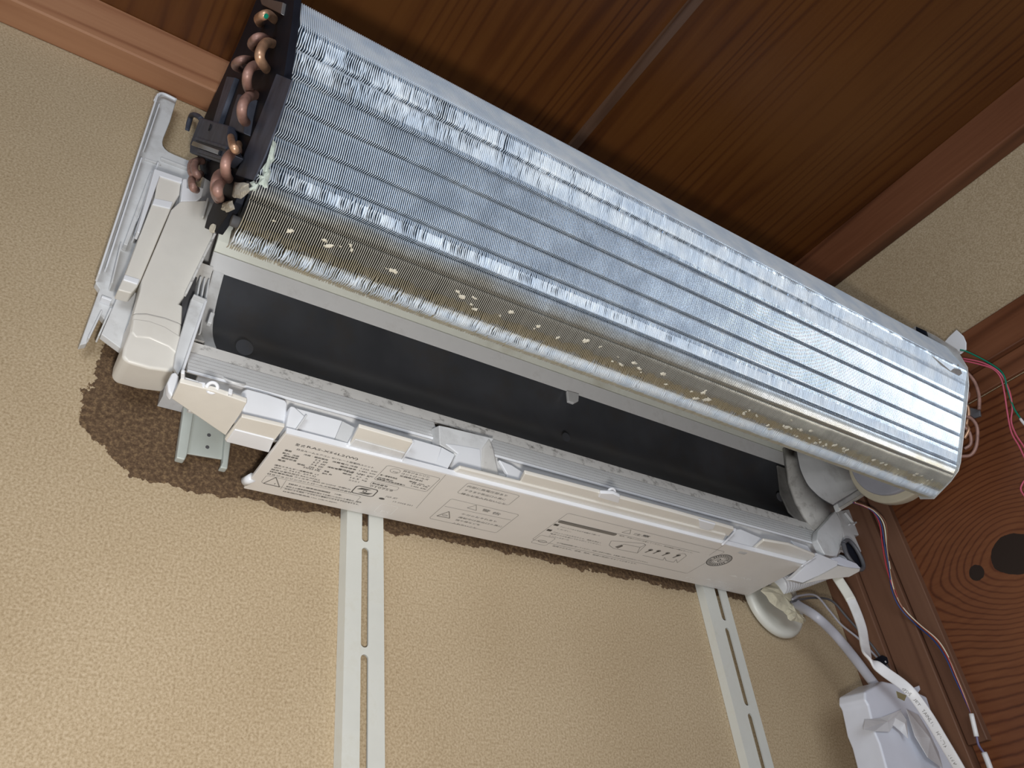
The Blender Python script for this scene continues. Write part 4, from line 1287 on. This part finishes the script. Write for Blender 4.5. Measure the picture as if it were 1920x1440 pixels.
T('型 式', (553, 835), (571, 838), 2.8)
T('RAS-X56L2(W)', (574, 840), (669, 864), 3.0)
T('日立ルームエアコン セパレート形室内ユニット', (556, 843.5), (700, 878), 1.9)
T('冷房・暖房兼用', (569, 853), (615, 862), 1.8)
T('種類', (533, 845), (546, 847.5), 1.9)
T('能力   冷房', (529, 850), (560, 857), 1.9)
T('暖房標準', (531, 855), (558, 861), 1.9)
T('暖房低温', (527, 859), (555, 865), 1.9)
T('電源', (520, 863), (534, 866), 1.9)
T('単相', (556, 870.5), (570, 873.5), 1.9)
for i, (n_, u_) in enumerate((('5.6', 'kW'), ('6.7', 'kW'), ('7.4', 'kW'), ('200', 'V'))):
    T(n_, (590 - 4 * i, 863 + 4.3 * i), (600 - 4 * i, 865.5 + 4.3 * i), 1.9)
    T(u_, (605 - 4.2 * i, 867 + 4.3 * i), (613 - 4.2 * i, 869 + 4.3 * i), 1.9)
T('50/60 Hz', (568, 877), (598, 885), 1.9)
T('消費電力 冷房  1,500  kW', (622, 866), (706, 887), 1.8)
T('暖房標準  1,480  kW', (637, 875), (702, 892), 1.8)
T('暖房低温  2,880  kW', (634, 880), (698, 896), 1.8)
T('運転電流', (613, 876), (639, 882.5), 1.7)
T('冷房   7.9   A', (645, 884), (692, 895.5), 1.6)
T('暖房   7.7   A', (642, 888), (689, 899.5), 1.6)
T('質量', (607, 884), (616, 886.2), 1.7)
T('室内', (603, 888), (612, 890.2), 1.7)
T('約', (616, 890), (621, 891.2), 1.7)
T('16.5', (656, 896), (672, 900), 1.6)
T('kg', (678, 901.3), (687, 903.5), 1.6)
T('2021', (653, 900.5), (672, 905.2), 1.5, inkl)
T('通年エネルギー消費効率  6.7', (514, 872.5), (597, 891), 1.7)
T('(JIS C 9612: 2013)', (513, 877), (592, 894), 1.7)
T('組合せ室外形式 RAC-X56L2', (508, 880.5), (599, 901), 1.7)
T('特定電気用品 フィルター形式 SP-VCF1F  冷媒R32', (505, 884.5), (656, 919), 1.7)
T('日立ジョンソンコントロールズ空調株式会社', (501, 889), (658, 925), 1.9)
rect((500, 891), (665, 943), 0.00025, inkl)
line(pt(537, 900), pt(526, 917), 0.00025, inkl)
tri((517.5, 895), (524, 913), (494, 906), 0.0007, inkl)
T('!', (513, 908), (515, 909), 1.9, inkl)
T('【設計上の標準使用期間】  10年', (541, 908), (640, 929), 1.7)
T('設計上の標準使用期間を超えてお使いいただいた場合は、経年', (536, 912.5), (678, 942), 1.6)
T('劣化による発火・ケガなどの事故にいたるおそれがあります。', (533, 917), (671, 948), 1.6)
T('日本国内専用品 Use only in Japan.', (530, 922), (632, 944), 1.7)
rect((727, 872), (799, 922), 0.00025, ink)
def ellipse(c, rx, ry, w, dest, n=28, a0=0.0):
    p = pt(*c)
    P = [Vector((p.x + rx * math.cos(2 * math.pi * k / n), p.y + ry * math.sin(2 * math.pi * k / n), ZT)) for k in range(n)]
    for i in range(n):
        line(P[i], P[(i + 1) % n], w, dest)
ellipse((741, 883), 0.0036, 0.0028, 0.0003, inkl)
T('PSE', (736, 885), (745, 887), 1.5, inkl)
T('日立ジョンソン', (756, 884), (804, 896), 1.9)
T('コントロールズ', (752, 888.5), (802, 901), 1.9)
T('空調株式会社', (749, 893), (792, 903), 1.9)
T('第一種電気用品', (712, 891), (744, 898), 1.7)
T('定格電圧', (708, 896), (737, 902), 1.7)
T('電動機の定格消費電力', (705, 898.5), (757, 912), 1.7)
T('単相  200   V', (766, 903), (804, 913), 1.7)
T('50-60  Hz', (771, 907), (799, 916), 1.7)
T('1,900  kW', (770, 912), (797, 919), 1.7)
rect((699, 902), (743, 920), 0.00025, inkl)
T('製造番号', (697, 907), (727, 912), 2.0)
T('010958', (692, 912), (735, 922), 2.6, inkl)
T('●', (709, 935), (722, 935), 2.4, ink)
T('JQA  JET', (722, 932), (742, 938), 2.4, inkl)
T('19 0068 201', (736, 941), (772, 949), 1.7, inkl)
# framed swirl mark
mk = pt(684, 921)
def rrect(c, hw, hh, rad, w, dest):
    P = []
    for cx, cy, a0 in ((hw - rad, hh - rad, 0), (-hw + rad, hh - rad, 90), (-hw + rad, -hh + rad, 180), (hw - rad, -hh + rad, 270)):
        for k in range(6):
            a = math.radians(a0 + 18 * k)
            P.append(Vector((c.x + cx + rad * math.cos(a), c.y + cy + rad * math.sin(a), ZT)))
    for i in range(len(P)):
        line(P[i], P[(i + 1) % len(P)], w, dest)
rrect(mk, 0.0082, 0.0052, 0.0022, 0.0008, ink)
ellipse((684, 921), 0.0013, 0.0013, 0.0006, ink, 14)
for sgn in (1, -1):
    P = [Vector((mk.x + sgn * x, mk.y + sgn * y, ZT)) for x, y in ((-0.0065, -0.0006), (-0.004, -0.0034), (0.0035, -0.0036), (0.001, -0.0022), (-0.003, -0.0014))]
    ink.append((P, [[0, 1, 2, 3, 4]]))
# section dividers
line(pt(836, 890), pt(780, 953), 0.00025, inkl)
line(pt(1357, 1022), pt(1330, 1041), 0.00025, inkl)
# middle warnings
rect((878, 905), (953, 947), 0.0003, inkl)
T('内部に高電圧部あり', (875, 913), (951, 930), 2.7, inkl)
T('すきまや吹出口の奥に', (869, 920), (948, 937), 2.7, inkl)
T('棒などを入れないこと', (863, 926.5), (946, 946), 2.7, inkl)
rect((846, 935), (930, 999), 0.0003, inkl)
line(pt(834, 949), pt(958, 975), 0.0003, inkl)
tri((893, 947), (893, 957), (876, 952), 0.0004, inkl)
T('警', (902, 957.5), (916, 961), 3.6, inkl)
T('告', (921, 963), (937, 966), 3.6, inkl)
T('ケガのおそれあり', (864, 964.5), (931, 978), 2.3, inkl)
T('運転中は吹出口の奥に', (858, 970.5), (941, 988), 2.3, inkl)
T('指や棒などを', (853, 975.5), (899, 985), 2.3, inkl)
T('入れないこと', (847, 981.5), (891, 991), 2.3, inkl)
tri((842, 959), (843, 971.5), (819, 967), 0.0007, inkl)
ellipse((834, 966), 0.0022, 0.0009, 0.0004, inkl, 16)
# right caution block
rect((1065, 962), (1288, 1075), 0.0003, inkl)
line(pt(1047, 975), pt(1312, 1036), 0.0003, inkl)
P0, P1 = pt(1051, 978), pt(1152, 1002)
capx = []
hh = 0.0021
for cx, a0 in ((P1.x, -90), (P0.x, 90)):
    for k in range(9):
        a = math.radians(a0 + 22.5 * k)
        capx.append(Vector((cx + hh * math.cos(a), (P0.y + P1.y) / 2 + hh * math.sin(a), ZT)))
inkl.append((capx, [list(range(18))]))
for c in ((1043, 984), (1030, 994)):
    p = pt(*c)
    ink.append(([p + Vector((x, y, 0)) for x, y in ((-0.0022, -0.0014), (0.0022, -0.0014), (0.0022, 0.0014), (-0.0022, 0.0014))], [[0, 1, 2, 3]]))
T('フロントパネルを必ず全開まで開いて', (1049, 988), (1124, 1005), 1.6, inkl)
T('ください。', (1044, 992), (1072, 997), 1.6, inkl)
T('フロントパネルを外すとき、運転を停止し', (1036, 998), (1128, 1018), 1.6, inkl)
T('電源プラグを抜いてから行ってください。', (1031, 1001), (1126, 1023), 1.6, inkl)
T('エアフィルターは', (1028, 1005), (1066, 1013), 1.6, inkl)
rect((1014, 1003), (1023, 1023), 0.0003, inkl)
ellipse((1017, 1015), 0.0042, 0.0016, 0.0005, inkl, 16)
T('必ず取扱説明書に従ってください。内部の洗浄や分解は、お客様ご自身では行わないでください。', (1043, 1018), (1214, 1056), 1.8, inkl)
T('故障や水もれ、感電、発火、破損の原因になることがあります。', (1035, 1024), (1192, 1059), 1.8, inkl)
tri((1183, 993), (1181, 1001), (1166, 998), 0.0004, inkl)
T('注', (1186, 1002), (1200, 1005), 3.2, inkl)
T('意', (1202, 1005), (1216, 1008), 3.2, ink)
T('指先、手指のけがに注意してください。熱交換器には触らないこと。', (1160, 1004.5), (1297, 1038), 1.6, inkl)
def sketch(pts, w, dest=inkl):
    for a, b in zip(pts[:-1], pts[1:]):
        line(pt(*a), pt(*b), w, dest)
sketch([(1146, 1014), (1142, 1022), (1150, 1028), (1195, 1037), (1211, 1022), (1207, 1019), (1150, 1014), (1146, 1014)], 0.0004)
sketch([(1195, 1036), (1200, 1026), (1211, 1021)], 0.0004)
sketch([(1200, 1026), (1170, 1020), (1160, 1027)], 0.0004)
fillpoly([(1153, 1025), (1166, 1021), (1168, 1024), (1158, 1028)], inkl)
sketch([(1205, 1041), (1243, 1050), (1246, 1045), (1249, 1051), (1263, 1054), (1268, 1049), (1270, 1055), (1287, 1042), (1284, 1038), (1272, 1038)], 0.0004)
for c in ((1220, 1031), (1235, 1033), (1252, 1037), (1272, 1041)):
    p = pt(*c)
    inkl.append(([Vector((p.x + 0.0024 * math.cos(a) , p.y + 0.0018 * math.sin(a), ZT)) for a in [2 * math.pi * k / 12 for k in range(12)]], [list(range(12))]))
    inkl.append(([p + Vector((x, y, 0)) for x, y in ((-0.0006, 0), (0.0012, 0), (-0.0004, 0.006), (-0.002, 0.006))], [[0, 1, 2, 3]]))
# round seal
seal = (1348.5, 1050.5)
for r_, w in ((0.0116, 0.0009), (0.0104, 0.0004), (0.0068, 0.0005), (0.0054, 0.0003)):
    ellipse(seal, r_, r_ * 0.98, w, ink, 44)
p = pt(*seal)
for k in range(26):
    a = 2 * math.pi * k / 26
    if k % 13 in (0,):
        continue
    c = Vector((p.x + 0.0086 * math.cos(a), p.y + 0.0086 * math.sin(a), ZT))
    line(c - Vector((math.cos(a), math.sin(a), 0)) * 0.0011, c + Vector((math.cos(a), math.sin(a), 0)) * 0.0011, 0.0011, ink)
for sx in (1, -1):
    P = [Vector((p.x + sx * x, p.y + sx * y, ZT)) for x, y in ((-0.003, 0.0026), (-0.003, -0.002), (-0.001, -0.0026), (0.001, -0.0012), (0.0002, 0.0026))]
    for a_, b_ in zip(P[:-1], P[1:]):
        line(a_, b_, 0.0006, ink)
# embossed marks
rect((716, 944), (731, 966), 0.0004, emb)
T('PS', (712, 960), (728, 963), 3.5, emb)
T('PP', (1284, 1084), (1300, 1087), 3.0, emb_pp)
sketch([(1272, 1086), (1292, 1091), (1312, 1078)], 0.0006, emb_pp)
T('▲ABS', (1366, 1079), (1416, 1090), 3.2, emb_abs)
T('▲ FR(17) PS-HI', (1320, 1086), (1408, 1104), 3.0, emb_abs)
T('>ABS-FR< 2021', (1330, 1096), (1404, 1113), 2.2, emb_abs)
sketch([(1304, 1094), (1400, 1116), (1438, 1096)], 0.0006, emb_abs)
def flat(name, gs, m):
    V2, F2 = [], []
    for a, b in gs:
        k = len(V2)
        V2 += list(a)
        F2 += [[i + k for i in f] for f in b]
    me2 = bpy.data.meshes.new(name)
    me2.from_pydata([tuple(v) for v in V2], [], F2)
    o = link(name, me2, m, cov)
    return o
flat('printed_lettering', ink, M_INK)
flat('faint_lettering', inkl, M_INKL)
flat('embossed_lettering', emb, M_EMB)
flat('embossed_lettering', emb_pp, M_EMB)
flat('embossed_lettering', emb_abs, M_EMB)
